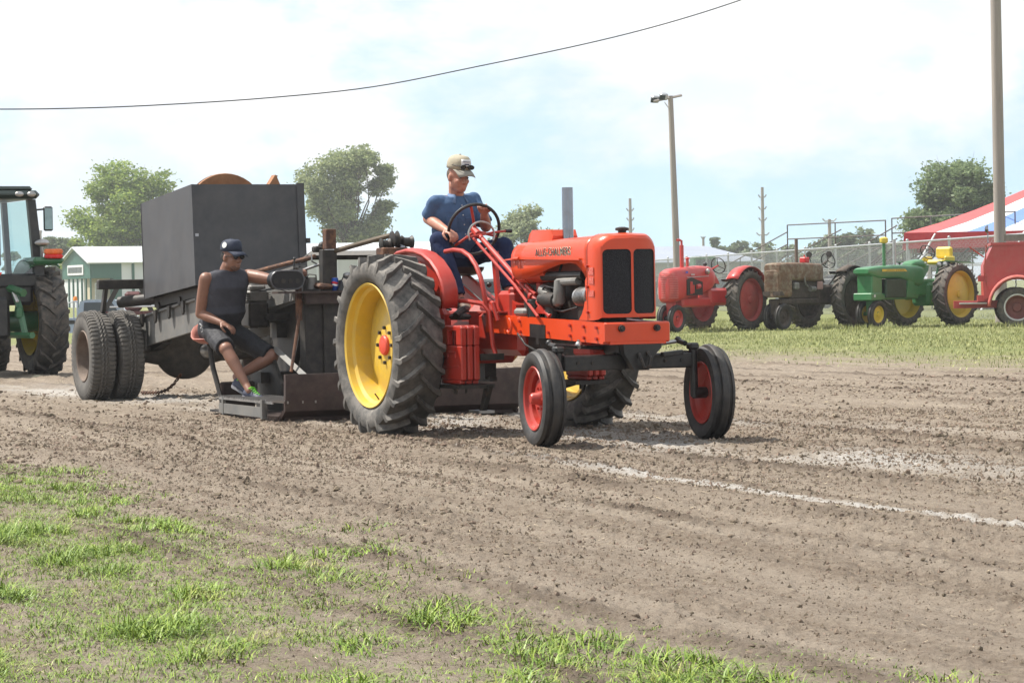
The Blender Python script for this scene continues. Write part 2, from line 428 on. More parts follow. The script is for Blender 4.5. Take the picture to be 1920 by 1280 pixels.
def blades(P,h,w,lean,az,name,m,seg=3):
    # curved, tapering grass blades; P (n,3)
    n=len(P); d=np.stack([np.cos(az),np.sin(az),0*az],1); sd=np.stack([-np.sin(az),np.cos(az),0*az],1)
    vs=[]
    for k in range(seg+1):
        t=k/seg; c=P+d*(lean*h*t**1.7)[:,None]; c=c+np.stack([0*h,0*h,h*(t-.30*lean*t*t)],1)
        wk=w*(1-.85*t**1.5) if k<seg else w*.06
        vs+= [c-sd*(wk/2)[:,None], c+sd*(wk/2)[:,None]]
    V=np.stack(vs,1).reshape(-1,3); base=np.arange(n)[:,None]*(2*(seg+1))
    fs=[base+np.array([[2*k,2*k+1,2*k+3,2*k+2]]) for k in range(seg)]
    return npmesh(name,V,np.concatenate(fs,0),m)
def scatter(n,x0,x1,y0,y1,seed):
    r=np.random.default_rng(seed)
    # evenly per area inside a wedge that widens with distance
    Y=np.sqrt(r.uniform(y0*y0,y1*y1,n)); X=Y*r.uniform(x0,x1,n); return X,Y,r
def build_grass():
    # weedy verge: tufts
    X,Y,r=scatter(125000,-.235,.22,6.6,19,11)
    g=grass_near(X,Y); patch=np.clip(fbm(X*2.6,Y*.85,91,5,.62)*3.4-.42,0.05,1)
    k=r.uniform(0,1,len(X))<(g*patch*.85)
    X,Y,pt=X[k],Y[k],(g*patch)[k]; n=len(X)
    per=r.integers(2,6,n); X=np.repeat(X,per)+r.normal(0,.018,per.sum()); Y=np.repeat(Y,per)+r.normal(0,.018,per.sum()); pt=np.repeat(pt,per)
    tall=np.clip(fbm(X*4.1,Y*2.1,95,2)*3.6-1.75,0,1)
    m=len(X); h=r.uniform(.010,.036,m)*(.5+.6*pt)*(1+2.2*tall); w=r.uniform(.0022,.0048,m)*(1+.8*tall)
    P=np.stack([X,Y,ground_z(X,Y)-.004],1)
    me=blades(P,h,w,r.uniform(.3,2.4,m),r.uniform(0,2*PI,m),'verge_grass',GRASS,2)
    tag(link('verge_grass',me),'sparse bright green weedy grass on the near verge of the dirt track','grass',kind='stuff')
    # isolated little sprigs on the dirt
    # infield turf
    X,Y,r=scatter(170000,-.25,.25,33,84,12)
    g=grass_far(X,Y); k=r.uniform(0,1,len(X))<np.clip(g*1.3-.18,0,1)*np.clip(fbm(X*.5,Y*.3,97)*2.4-.45,.10,1)
    X,Y=X[k],Y[k]; m=len(X); tall=np.clip(fbm(X*.6,Y*.5,99,3)*3-1.3,0,1)*np.clip((Y-58)/5,0,1)
    h=r.uniform(.025,.07,m)*(1+2.2*tall); w=r.uniform(.010,.022,m)
    P=np.stack([X,Y,ground_z(X,Y)-.004],1)
    me=blades(P,h,w,r.uniform(.1,.8,m),r.uniform(0,2*PI,m),'infield_grass',GRASSF,1)
    tag(link('infield_grass',me),'mown green infield grass around the parked tractors','grass',kind='stuff')
    # straw litter
    X,Y,r=scatter(26000,-.24,.24,7,40,13); n=len(X); L_=r.uniform(.02,.10,n)*np.clip(Y/16,.6,1.6); a=r.uniform(0,2*PI,n)
    k=r.uniform(0,1,n)<np.clip(fbm(X*.8,Y*.4,101)*2.2-.5,.08,1); X,Y,L_,a=X[k],Y[k],L_[k],a[k]; n=len(X)
    P=np.stack([X,Y,ground_z(X,Y)+.006],1); me=blades(P,L_*.25,r.uniform(.002,.005,n)*np.clip(Y/12,.8,2),np.full(n,4.0),a,'straw_litter',STRAW,1)
    tag(link('straw_litter',me),'short pale straw scattered over the dirt track','straw',kind='stuff')
def build_grit():
    # fine crumbs of soil, four-sided
    ov=np.array([(1,0,0),(-.5,.87,0),(-.5,-.87,0),(0,0,1.0)]); of=np.array([(0,1,3),(1,2,3),(2,0,3)])
    X,Y,r=scatter(120000,-.235,.235,6.8,24,15); u,v=tcoord(X,Y); g=grass_near(X,Y); dens=np.clip(fbm(u*2.2,v*.35,121)*2.4-.55,.08,1)
    k=r.uniform(0,1,len(X))<dens*(1-.5*g); X,Y=X[k],Y[k]; n=len(X); sz=np.clip(np.exp(r.normal(math.log(.0042),.45,n)),.002,.011)*np.clip(Y/11,.8,1.7)
    a=r.uniform(0,2*PI,n); V=ov[None]*sz[:,None,None]*r.uniform(.6,1.5,(n,1,3)); c,s=np.cos(a)[:,None],np.sin(a)[:,None]
    V=np.stack([V[:,:,0]*c-V[:,:,1]*s,V[:,:,0]*s+V[:,:,1]*c,V[:,:,2]],2)+np.stack([X,Y,ground_z(X,Y)-.001],1)[:,None,:]
    f=(of[None]+(np.arange(n)*4)[:,None,None]).reshape(-1,3)
    tag(link('soil_crumbs',npmesh('soil_crumbs',V.reshape(-1,3),f,CLOD,False)),'fine soil crumbs strewn over the dirt track','soil crumbs',kind='stuff')
def build_clods():
    ico=[]; t=(1+5**.5)/2
    iv=np.array([(-1,t,0),(1,t,0),(-1,-t,0),(1,-t,0),(0,-1,t),(0,1,t),(0,-1,-t),(0,1,-t),(t,0,-1),(t,0,1),(-t,0,-1),(-t,0,1)])/1.902
    ifc=np.array([(0,11,5),(0,5,1),(0,1,7),(0,7,10),(0,10,11),(1,5,9),(5,11,4),(11,10,2),(10,7,6),(7,1,8),(3,9,4),(3,4,2),(3,2,6),(3,6,8),(3,8,9),(4,9,5),(2,4,11),(6,2,10),(8,6,7),(9,8,1)])
    X,Y,r=scatter(120000,-.24,.24,6.8,32,14)
    u,v=tcoord(X,Y); band=np.clip(fbm(u*1.6,v*.3,57)*2.6-.85,0,1); g=grass_near(X,Y)
    k=(r.uniform(0,1,len(X))<np.clip(.05+.18*band+1.2*furrow(u,v),0,1)*(1-.6*g))
    X,Y=X[k],Y[k]; n=len(X); sz=np.exp(r.normal(math.log(.0048),.5,n)); sz=np.clip(sz,.002,.016)*np.clip(Y/13,.8,1.5)
    V=iv[None]*(1+r.normal(0,.22,(n,12,1)))*sz[:,None,None]*r.uniform(.7,1.4,(n,1,3))
    V[:,:,2]*=.75
    V=V+np.stack([X,Y,ground_z(X,Y)+sz*.25],1)[:,None,:]
    f=(ifc[None]+(np.arange(n)*12)[:,None,None]).reshape(-1,3)
    tag(link('soil_clods',npmesh('soil_clods',V.reshape(-1,3),f,CLOD,False)),'loose brown soil clods on the churned dirt track','clods',kind='stuff')
build_grass(); build_clods(); build_grit()
# ------------------------------------------------------------ wheels
def lug_tyre(Ro,W,Rr,nl=20,lh=.04,skew=.62,n=64,lw=.055,flat=.0):
    """agricultural tyre about the Y axis: carcass plus chevron lugs as one mesh"""
    m=MB(); Rc=Ro-lh; h=W/2
    prof=[(Rr,-h*.62),(Rr+.02,-h*.78),(Rr+(Rc-Rr)*.35,-h*.97),(Rr+(Rc-Rr)*.68,-h),(Rr+(Rc-Rr)*.88,-h*.93),(Rc-.012,-h*.78),(Rc,-h*.4),(Rc+.004,0),(Rc,h*.4),(Rc-.012,h*.78),(Rr+(Rc-Rr)*.88,h*.93),(Rr+(Rc-Rr)*.68,h),(Rr+(Rc-Rr)*.35,h*.97),(Rr+.02,h*.78),(Rr,h*.62),(Rr-.03,0)]
    m.lathe(prof,n,closed=True)
    def surf(w):     # w 0..1.25: across the crown then down the shoulder
        if w<=.8: return h*w, Rc-.012*(w/.8)**2
        t=(w-.8)/.45; return h*(.8+.19*min(1,t*1.3)), Rc-.012-(Rc-Rr)*.36*t
    for sgn in(-1,1):
        for k in range(nl):
            a0=2*PI*(k+(.5 if sgn>0 else 0))/nl
            ws=[-.06,.15,.4,.62,.8,.9,1.02,1.2]; rows=[]
            for w in ws:
                y,rr=surf(max(w,0)); y=y if w>=0 else h*w
                da=-skew*(abs(w)**.85)*h/Ro*1.25 if w>0 else 0
                if w>.9: da=-skew*(.9**.85)*h/Ro*1.25-(w-.9)*.02
                hh=lh if w<=.85 else lh*max(.05,1-((w-.85)/.36))
                oy=.0 if w<.8 else lh*.55*max(0,1-(w-.8)/.45)
                wb=(lw*(1.0+.25*max(w,0)))/Ro; wt=wb*.62
                row=[]
                for ang,rad in((a0+da-wb/2,rr-.01),(a0+da-wt/2,rr+hh),(a0+da+wt/2,rr+hh),(a0+da+wb/2,rr-.01)):
                    yy=(y+(oy if rad>rr else 0))*sgn; row.append((rad*math.cos(ang),yy,rad*math.sin(ang)))
                rows.append(row)
            m.loft(rows,cap=True,closed=False)
    return m
def rib_tyre(Ro,W,Rr,n=48):
    m=MB(); h=W/2; d=Ro-Rr
    half=[(Rr,h*.6),(Rr+.012,h*.74),(Rr+d*.3,h*.96),(Rr+d*.55,h),(Rr+d*.78,h*.93),(Ro-.022,h*.78),(Ro-.016,h*.66),(Ro-.028,h*.60),(Ro-.028,h*.36),(Ro-.006,h*.30),(Ro,h*.18)]
    prof=[(r,-y) for r,y in half]+[(r,y) for r,y in half[::-1]]+[(Rr-.02,0)]
    m.lathe(prof,n,closed=True); return m
def block_tyre(Ro,W,Rr,n=60):
    """road truck tyre with zig-zag shoulder blocks"""
    m=MB(); h=W/2; d=Ro-Rr
    prof=[(Rr,-h*.7),(Rr+.02,-h*.82),(Rr+d*.35,-h),(Rr+d*.65,-h*1.0),(Ro-.035,-h*.93),(Ro-.014,-h*.80),(Ro-.008,0),(Ro-.014,h*.80),(Ro-.035,h*.93),(Rr+d*.65,h),(Rr+d*.35,h),(Rr+.02,h*.82),(Rr,h*.7),(Rr-.03,0)]
    m.lathe(prof,n,closed=True)
    for k in range(n):
        for s in(-1,1):
            a=2*PI*(k+.25*s)/n; w=.6*2*PI/n
            rows=[]
            for y,rr,sh in((.34,Ro-.006,.5),(.62,Ro,-.1),(.86,Ro-.010,.25),(.97,Ro-.045,.2)):
                rows.append([(q*math.cos(a+sh*w*.5+e*w/2),s*h*y*(1.02 if q>rr else 1),q*math.sin(a+sh*w*.5+e*w/2)) for e,q in((-1,rr-.02),(-1,rr+.004),(1,rr+.004),(1,rr-.02))])
            m.loft(rows,cap=True,closed=False)
    for off in(-.13,.13):
        pts=[]
        for k in range(n*2):
            a=2*PI*k/(n*2); pts.append(((Ro-.001)*math.cos(a),h*(off+(.05 if k%2 else -.05)),(Ro-.001)*math.sin(a)))
        m.tube(pts,.013,4,closed=True)
    return m
# ------------------------------------------------------------ orange tractor
TR=thing('antique_tractor','orange antique row crop tractor with yellow rear rims pulling the sled','tractor',(-.198,21.571,0),-R(64.3))
def tp(mb,name,m,parent=None,**k): return mb.obj(name,m,parent or TR,**k)
def rear_wheel(parent,y,flip):
    Rr=.462
    s=-1 if flip else 1
    m=MB()   # deep dished rim, open on the outer side: outer side is +h*s
    prof=[(Rr+.035,.165),(Rr+.03,.175),(Rr+.012,.165),(Rr+.004,.12),(Rr-.02,.10),(Rr-.03,.0),(Rr-.02,-.10),(Rr+.004,-.12),(Rr+.012,-.165),(Rr+.03,-.175),(Rr+.035,-.165)]
    prof=[(r,h*s) for r,h in prof]; m.lathe(prof,64)
    disc=[(Rr-.026,-.03),(Rr-.07,-.028),(Rr-.11,.0),(.25,.010),(.19,.022),(.06,.022),(.0,.022)]
    m.lathe([(r,h*s) for r,h in disc],64)
    m.lathe([(r,(h-.012)*s) for r,h in disc],64)
    w=m.obj('rear_wheel',YELL,parent,loc=(0,y,.715),rot=(0,.2,0))
    lug_tyre(.722,.40,.478,23,.048,.80,lw=.050).obj('tyre',RUBBER,w)
    h=MB(); h.lathe([(.080,.02*s),(.080,.04*s),(.07,.05*s),(.03,.056*s),(0,.057*s)],24); h.obj('hub_cap',mat('red_hub',(.6,.05,.02),.4,dust=.2),w)
    for k in range(8):
        a=2*PI*k/8+.2; b=MB(); c=(.138*math.cos(a),0,.138*math.sin(a)); b.cyl((c[0],.018*s,c[2]),(c[0],.042*s,c[2]),.015,n=6); b.obj('wheel_bolt',GREASE,w)
    v=MB(); v.cyl((0,.05*s,-Rr+.02),(0,.09*s,-Rr+.07),.006,n=6); v.obj('valve_stem',BLACKP,w)
    return w
rear_wheel(TR,-.873,True); rear_wheel(TR,.873,False)
def front_wheel(parent,y,flip,steer):
    Rr=.215; s=-1 if flip else 1
    m=MB(); prof=[(Rr+.018,.065),(Rr+.012,.072),(Rr,.064),(Rr-.006,.04),(Rr-.03,.025),(Rr-.03,-.025),(Rr-.006,-.04),(Rr,-.064),(Rr+.012,-.072),(Rr+.018,-.065)]
    m.lathe([(r,h*s) for r,h in prof],44)
    disc=[(Rr-.03,-.02),(Rr-.05,-.012),(.14,.012),(.10,.016),(.075,.012),(0,.012)]
    m.lathe([(r,h*s) for r,h in disc],44); m.lathe([(r,(h-.008)*s) for r,h in disc],44)
    w=m.obj('front_wheel',RED,parent,loc=(2.374,y,.355),rot=(0,0,steer))
    rib_tyre(.357,.168,.225).obj('tyre',RUBBERF,w)
    h=MB(); h.lathe([(.055,.01*s),(.052,.03*s),(.045,.04*s),(.042,.075*s),(.03,.09*s),(0,.092*s)],18)
    for k in range(6):
        a=2*PI*k/6; h.cyl((.082*math.cos(a),.01*s,.082*math.sin(a)),(.082*math.cos(a),.03*s,.082*math.sin(a)),.012,n=6)
    h.obj('hub',RED,w)
    return w
front_wheel(TR,-.69,True,-.15); front_wheel(TR,.69,False,-.15)
def rz(x,top): return (.952 if top else .809)-(.0323 if top else .0376)*(x-.52)
def build_orange():
    for s in(-1,1):
        m=MB(); y0,y1=s*.25,s*.225
        m.prism([(.50,rz(.5,0)),(2.49,rz(2.49,0)),(2.49,rz(2.49,1)),(.50,rz(.5,1))],y0,y1)
        for zt in(0,1):
            z=rz; dz=.012
            m.prism([(.505,z(.5,zt)+(dz if not zt else -dz)),(.505,z(.5,zt)+(.0015 if not zt else -.0015)),(2.485,z(2.49,zt)+(.0015 if not zt else -.0015)),(2.485,z(2.49,zt)+(dz if not zt else -dz))],s*.2249,s*.17)
        rail=tp(m,'frame_rail',ORANGE)
        for x,zr in((.62,.5),(.95,.25),(1.13,.75),(1.14,.2),(1.62,.3),(1.98,.25),(1.98,.75),(2.2,.22),(2.2,.75),(2.4,.22),(2.4,.75)):
            z=rz(x,0)+(rz(x,1)-rz(x,0))*zr; b=MB(); b.cyl((x,s*.249,z),(x,s*.268,z),.013,n=6); b.obj('bolt',RED,rail)
    m=MB(); m.prism([(1.30,.775),(1.56,.766),(1.56,.868),(1.30,.877)],-.2505,-.256); m.box((1.43,-.2535,.75),(.05,.006,.06)); tp(m,'serial_plate',BLACKP)
    m=MB(); pts=[(.98,-.262,.90)]+[(1.0+.045*math.sin(a),-.285,.86+.055*math.cos(a)) for a in np.linspace(.2,PI*1.25,9)]; m.tube(pts,.010,7); tp(m,'tie_hook',ORANGE)
    # front cross member with its two bolts
    m=MB(); m.box((2.515,.012,.815),(.05,.535,.150),b=.012); m.box((2.46,.012,.74),(.16,.46,.02)); c=tp(m,'front_crossmember',ORANGE)
    for y in(-.13,.16):
        b=MB(); b.cyl((2.54,y,.845),(2.565,y,.845),.025,n=8); b.cyl((2.565,y,.845),(2.58,y,.845),.014,n=6); b.obj('bolt',BLACKP,c)
    # hood, open below on each side
    def top_sec(x,zb,w=.25,zt=None,r=.115):
        zt=zt or 1.500+.022*(x-1.0)
        pts=[(x,-w,zb),(x,-w,(zb+zt-r)/2),(x,-w,zt-r)]
        for a in np.linspace(10,80,7): pts.append((x,-w+r*(1-math.cos(R(a))),zt-r+r*math.sin(R(a))*.97))
        pts+=[(x,-w+r,zt-.004),(x,-w*.3,zt+.003)]
        return pts+[(x,-p[1],p[2]) for p in pts[::-1]]
    cut=[(1.05,1.215),(1.20,1.215),(1.26,1.22),(1.42,1.245),(1.60,1.283),(1.80,1.318),(1.97,1.328),(2.08,1.318),(2.15,1.285),(2.205,1.245),(2.265,1.18)]
    m=MB(); m.loft([top_sec(x,z) for x,z in cut],cap=False,closed=False); hood=tp(m,'hood',ORANGE)
    mod=hood.modifiers.new('thickness','SOLIDIFY'); mod.thickness=.006; mod.offset=-1
    # fuel tank rounded at the back, below the hood
    def rr(x,w,z0,z1,r):
        pts=[]; cx=[(-1,-1),(1,-1),(1,1),(-1,1)]
        for q,(sx,sz) in enumerate(cx):
            for a in np.linspace(0,90,7):
                ang=R(a+180+90*q); pts.append((x,sx*(w-r)+r*math.cos(ang),(z0+r if sz<0 else z1-r)+r*math.sin(ang)))
        return pts
    m=MB(); m.loft([rr(.905,.12,1.29,1.42,.06),rr(.912,.19,1.24,1.465,.10),rr(.935,.228,1.205,1.488,.115),rr(.975,.2455,1.185,1.4975,.12),rr(1.07,.2475,1.178,1.4985,.12),rr(1.5,.2475,1.195,1.504,.12)]); tank=tp(m,'fuel_tank',ORANGE)
    m=MB(); m.loft([[(x,p[1]*1.012,1.34+(p[2]-1.34)*1.012) for p in rr(1.1,.248,1.178,1.500,.12)] for x in(1.118,1.146)],cap=True); tp(m,'tank_strap',ORANGE)
    for s in(-1,1):
        m=MB(); m.prism([(.885,1.363),(1.10,1.369),(2.17,1.346),(2.17,1.358),(2.155,1.364),(1.10,1.384),(.885,1.370)],s*.2505,s*.272); tp(m,'hood_rib',ORANGE)
    m=MB(); m.cyl((1.075,-.272,1.374),(1.17,-.272,1.374),.014,n=8); tp(m,'hood_latch',ORANGE)
    # radiator shell: bowed front
    def bow(y): return .085*(1-(y/.25)**2)
    def shell_sec(xb,w,zt,r,zb,bw):
        pts=[]; 
        base=[(-w,zb+i*(zt-r-zb)/6) for i in range(7)]
        for a in np.linspace(12,90,8): base.append((-w+r*(1-math.cos(R(a))),zt-r+r*math.sin(R(a))))
        base+=[(-w*(1-(i/4))*(1-r/w),zt+.004*(i/4)) for i in range(1,4)]+[(0,zt+.005)]
        full=base+[(-y,z) for y,z in base[-2::-1]]
        return [(xb+bw*bow(y),y,z) for y,z in full]
    zt=1.535
    m=MB(); secs=[shell_sec(2.255,.252,zt,.125,.905,0),shell_sec(2.33,.252,zt,.125,.905,.25),shell_sec(2.365,.248,zt-.004,.12,.907,.8),shell_sec(2.392,.238,zt-.018,.115,.912,.97),shell_sec(2.404,.222,zt-.04,.10,.924,1.0)]
    m.loft(secs,cap=False,closed=False)
    # front face with two rounded openings left as a frame round the screens
    def face_strip(y0,y1,z0,z1,n=8,off=0.0):
        vs=[];fs=[]
        for i in range(n+1):
            y=y0+(y1-y0)*i/n; x=2.404+bow(y)*1.0+off; vs+=[(x,y,z0),(x,y,z1)]
        for i in range(n): fs.append((2*i,2*i+2,2*i+3,2*i+1))
        return vs,fs
    for a in((-.222,.222,.924,.950),(-.222,.222,1.418,1.44),(-.222,-.212,.950,1.418),(.212,.222,.950,1.418),(-.010,.010,.950,1.418)):
        m.add(*face_strip(*a))
    # crown above the screens
    top=[p for p in shell_sec(2.404,.222,zt-.04,.10,.924,1.0) if p[2]>=1.39]
    vs=[];fs=[]
    for i,p in enumerate(top): vs+=[p,(2.404+bow(p[1]),p[1],1.438)]
    for i in range(len(top)-1): fs.append((2*i,2*i+1,2*i+3,2*i+2))
    m.add(vs,fs)
    # corner gussets of the screens
    for (yc,sy) in((-.212,1),(-.010,-1),(.010,1),(.212,-1)):
        for (zc,sz) in((.950,1),(1.418,-1)):
            r=.035; pts=[(yc,zc)]+[(yc+sy*r*(1-math.sin(R(a))),zc+sz*r*(1-math.cos(R(a)))) for a in np.linspace(0,90,6)]
            m.add([(2.404+bow(y),y,z) for y,z in pts],[tuple(range(len(pts)))])
    # rear side wings with the concave edge
    for s in(-1,1):
        poly=[(2.258,.905),(2.258,1.22),(2.235,1.21),(2.225,1.19),(2.228,1.12),(2.222,1.06),(2.20,1.0),(2.165,.95),(2.115,.908)]
        m.prism(poly,s*.252,s*.247)
    shell=tp(m,'radiator_shell',ORANGE)
    for y0,y1 in((-.216,-.007),(.007,.216)):
        g=MB(); g.add(*face_strip(y0,y1,.945,1.422,10,-.008)); tp(g,'grille_screen',GRILLE)
    m=MB(); m.loft([shell_sec(2.262+d,.2545,zt+.0025,.126,.905,0) for d in(0,.006)],cap=False,closed=False); tp(m,'hood_seam',mat('dark_seam',(.18,.02,.01),.6))
    for z in(1.30,1.15,.965):
        for s in(-1,1):
            m=MB(); m.cyl((2.275,s*.25,z),(2.275,s*.27,z),.010,n=8); tp(m,'shell_bolt',RED)
    m=MB(); m.lathe([(.03,0),(.03,.02),(.05,.025),(.05,.042),(.02,.05),(0,.05)],16,c=(2.34,0,1.532),axis='Z'); tp(m,'radiator_cap',GREASE)
    m=MB(); m.loft([[(x,y*w,z) for y,z in((-1,1.49),(-.85,h),(.85,h),(1,1.49))] for x,w,h in((.97,.10,1.52),(1.01,.12,1.560),(1.08,.13,1.592),(1.38,.13,1.588),(1.42,.12,1.54))]); tp(m,'air_cleaner_cowl',ORANGE)
    m=MB(); m.lathe([(.042,0),(.042,.40),(.036,.40),(.036,.02)],24,c=(1.47,0,1.505),axis='Z'); st=tp(m,'exhaust_stack',CHROME)
    # lettering
    def text(body,size,loc,m_,name,ext,sx=1.0,mtx=None,parent=None,bold=0.0):
        c=bpy.data.curves.new(name,'FONT'); c.body=body; c.size=size; c.extrude=ext; c.align_x='LEFT'; c.offset=bold; c.space_character=1.16
        o=bpy.data.objects.new(name,c); col.objects.link(o); bpy.context.view_layer.update()
        me=bpy.data.meshes.new_from_object(o.evaluated_get(bpy.context.evaluated_depsgraph_get())); bpy.data.objects.remove(o); bpy.data.curves.remove(c)
        xs=[v.co.x for v in me.vertices]; x0,x1=min(xs),max(xs)
        for v in me.vertices: v.co.x=(v.co.x-x0)*sx/(x1-x0)
        me.materials.clear(); me.materials.append(m_); return link(name,me,parent or TR,mtx=mtx)
    globals()['text_mesh']=text
    def side(x,y,z,k): return Matrix.Translation((x,y,z))@Matrix(((1,0,0,0),(0,0,-k,0),(0,1,0,0),(0,0,0,1)))
    text('ALLIS-CHALMERS',.082,None,mat('black_letter',(.03,.02,.02),.5),'lettering',.0012,.582,side(1.416,-.2535,1.388,1),bold=0.0)
    halo=text('ALLIS-CHALMERS',.082,None,mat('cream_letter_edge',(.75,.66,.5),.5),'lettering_edge',.0008,.590,side(1.4125,-.2520,1.3862,1),bold=.0018)
    me=halo.data
    for v in me.vertices: v.co.y=v.co.y*1.05
    for z,h in((1.262,.055),(1.195,.05),(1.10,.045)):
        m=MB(); m.box((2.325,-.2535,z),(.075,.003,h)); d=tp(m,'decal',mat('faded_pink_decal',(.62,.22,.17),.5,var=.4,scale=60,col2=(.5,.05,.03),c2amt=.7))
build_GR=None
GRILLE=bpy.data.materials.new('dark_grille_screen'); GRILLE.use_nodes=True
def _gr():
    N=GRILLE.node_tree.nodes;L=GRILLE.node_tree.links;b=N['Principled BSDF']
    tc=N.new('ShaderNodeTexCoord'); v=N.new('ShaderNodeTexVoronoi'); v.inputs['Scale'].default_value=150; L.new(tc.outputs['Object'],v.inputs['Vector'])
    r=N.new('ShaderNodeValToRGB'); r.color_ramp.elements[0].position=.3; r.color_ramp.elements[0].color=(.004,.004,.005,1); r.color_ramp.elements[1].position=.55; r.color_ramp.elements[1].color=(.022,.022,.026,1)
    L.new(v.outputs['Distance'],r.inputs[0]); L.new(r.outputs[0],b.inputs['Base Color']); b.inputs['Roughness'].default_value=.6; b.inputs['Specular IOR Level'].default_value=.2
    bp=N.new('ShaderNodeBump'); bp.inputs['Strength'].default_value=.6; bp.inputs['Distance'].default_value=.004; L.new(v.outputs['Distance'],bp.inputs['Height']); L.new(bp.outputs[0],b.inputs['Normal'])
_gr()
build_orange()
def build_engine():
    m=MB(); m.box((1.70,0,1.02),(.92,.27,.34),b=.02); m.box((1.72,0,1.225),(.80,.22,.08),b=.02); m.box((1.70,0,.72),(.95,.26,.28),b=.04); m.box((2.28,0,1.15),(.06,.40,.44)); m.box((1.15,0,1.0),(.25,.36,.40),b=.03); m.box((1.2,0,.72),(.30,.34,.30),b=.05)
    tp(m,'engine_block',GREASE)
    m=MB()
    for x in(1.48,1.62,1.76,1.90,2.04): m.cyl((x,-.12,1.235),(x,-.19,1.235),.026,n=10)
    m.tube([(1.42,-.185,1.235),(2.08,-.185,1.235)],.036,10); m.tube([(1.47,-.10,1.25),(1.47,-.05,1.38),(1.47,0,1.52)],.032,10)
    tp(m,'exhaust_manifold',GREASE)
    m=MB(); m.tube([(2.02,-.20,1.195),(1.80,-.205,1.19),(1.69,-.205,1.185)],.030,10); m.tube([(1.74,-.215,1.20),(1.745,-.22,1.12),(1.735,-.215,1.055),(1.68,-.205,1.045)],[.040,.045,.047,.045],12); tp(m,'intake_pipe',CAST)
    m=MB(); m.cyl((1.68,-.205,1.05),(1.48,-.20,1.055),.062,n=14); m.cyl((1.50,-.20,1.055),(1.40,-.20,1.06),.045,n=12); m.box((1.56,-.2,.965),(.10,.07,.12),b=.02); tp(m,'carburettor',GREASE)
    m=MB(); m.cyl((2.20,-.19,1.085),(2.02,-.19,1.075),.068,n=18); m.cyl((2.235,-.19,1.087),(2.20,-.19,1.085),.075,n=18)
    for k in range(7): m.cyl((2.05+.022*k,-.19,1.077),(2.058+.022*k,-.19,1.077),.073,n=18)
    tp(m,'generator',STEEL)
    m=MB(); m.cyl((1.27,-.20,.93),(1.27,-.20,1.045),.055,n=16); m.ball((1.27,-.20,1.05),(.055,.055,.02)); tp(m,'oil_filter',mat('black_gloss',(.01,.012,.012),.15))
    m=MB(); m.box((1.08,-.19,.965),(.20,.10,.06),b=.02); tp(m,'starter',CAST)
    m=MB(); m.cyl((1.38,-.17,1.13),(1.52,-.19,1.08),.05,.03,n=12); tp(m,'breather',CAST)
    m=MB(); m.box((1.2,-.06,1.12),(.16,.22,.16),b=.02); m.tube([(1.14,-.2,1.17),(1.3,-.2,1.1)],.014); m.tube([(1.1,-.17,1.05),(1.22,-.2,1.13),(1.3,-.18,1.06)],.012); tp(m,'governor',RED)
    # wires, pipes
    for pts,r in(([(1.35,-.2,1.1),(1.5,-.215,1.16),(1.75,-.21,1.13)],.007),([(2.0,-.2,1.0),(1.8,-.22,.97),(1.5,-.2,.99)],.008),([(1.1,-.26,.80),(1.25,-.27,.72),(1.5,-.2,.62)],.008)):
        m=MB(); m.tube(pts,r,6); tp(m,'hose',BLACKP)
    # transmission and rear end
    m=MB(); m.box((.30,0,.80),(1.30,.34,.36),b=.05); m.box((-.05,0,.80),(.55,.46,.50),b=.08); m.box((.78,0,.92),(.36,.40,.20),b=.04); m.box((.88,0,1.08),(.07,.44,.16),b=.02)
    tp(m,'transmission',RED)
    m=MB(); m.tube([(0,-.75,.715),(0,-.3,.74),(0,.3,.74),(0,.75,.715)],[.075,.12,.12,.075],16)
    for s in(-1,1): m.box((.02,s*.46,.80),(.36,.16,.44),b=.07); m.cyl((0,s*.55,.715),(0,s*.80,.715),.09,n=16)
    tp(m,'rear_axle',RED)
    # fenders
    ark=[(.517,.999),(.545,1.074),(.535,1.15),(.50,1.215),(.42,1.295),(.30,1.37),(.15,1.425),(-.0,1.452),(-.17,1.463),(-.36,1.448),(-.52,1.39),(-.64,1.30),(-.70,1.18),(-.72,1.02)]
    for s in(-1,1):
        m=MB(); m.prism(ark,s*.60,s*.607)
        vs=[];fs=[]
        for k,(x,z) in enumerate(ark):
            cx,cz=(-.08,.95); d=math.hypot(x-cx,z-cz); nx,nz=(x-cx)/d,(z-cz)/d
            for q,(yy,o) in enumerate(((.640,-.016),(.640,.004),(.628,.018),(.57,.026),(.515,.018),(.50,.0))): vs.append((x+nx*o,s*yy,z+nz*o))
        for k in range(len(ark)-1):
            for q in range(5): a=k*6+q; fs.append((a,a+1,a+7,a+6))
        m.add(vs,fs); f=tp(m,'fender',RED)
        md=f.modifiers.new('thickness','SOLIDIFY'); md.thickness=.005
        b=MB(); b.cyl((.23,s*.608,1.08),(.23,s*.625,1.08),.016,n=8); b.prism([(.05,1.0),(.075,1.0),(.26,1.08),(.075,1.36),(.05,1.38)],s*.6085,s*.612); b.obj('fender_brace',REDD,f)
    # seat on its spring arms
    m=MB(); m.lathe([(0,.0),(.12,.005),(.19,.02),(.215,.05),(.222,.075),(.212,.072),(.19,.04),(.12,.028),(0,.022)],26,c=(-.62,.03,1.255),axis='Z'); seat=tp(m,'seat',BLACKP)
    for ya in(-.10,.06):
        m=MB(); m.prism([(-.60,1.26),(-.52,1.26),(.10,1.02),(.22,.98),(.22,.92),(.02,.96),(-.62,1.21)],ya,ya+.04); tp(m,'seat_arm',RED)
    m=MB(); pts=[(-.10+.028*math.cos(a),-.30+.028*math.sin(a),.98+.022*a/(2*PI)*1.15) for a in np.linspace(0,2*PI*9,90)]; m.tube(pts,.006,5); tp(m,'seat_spring',GREASE)
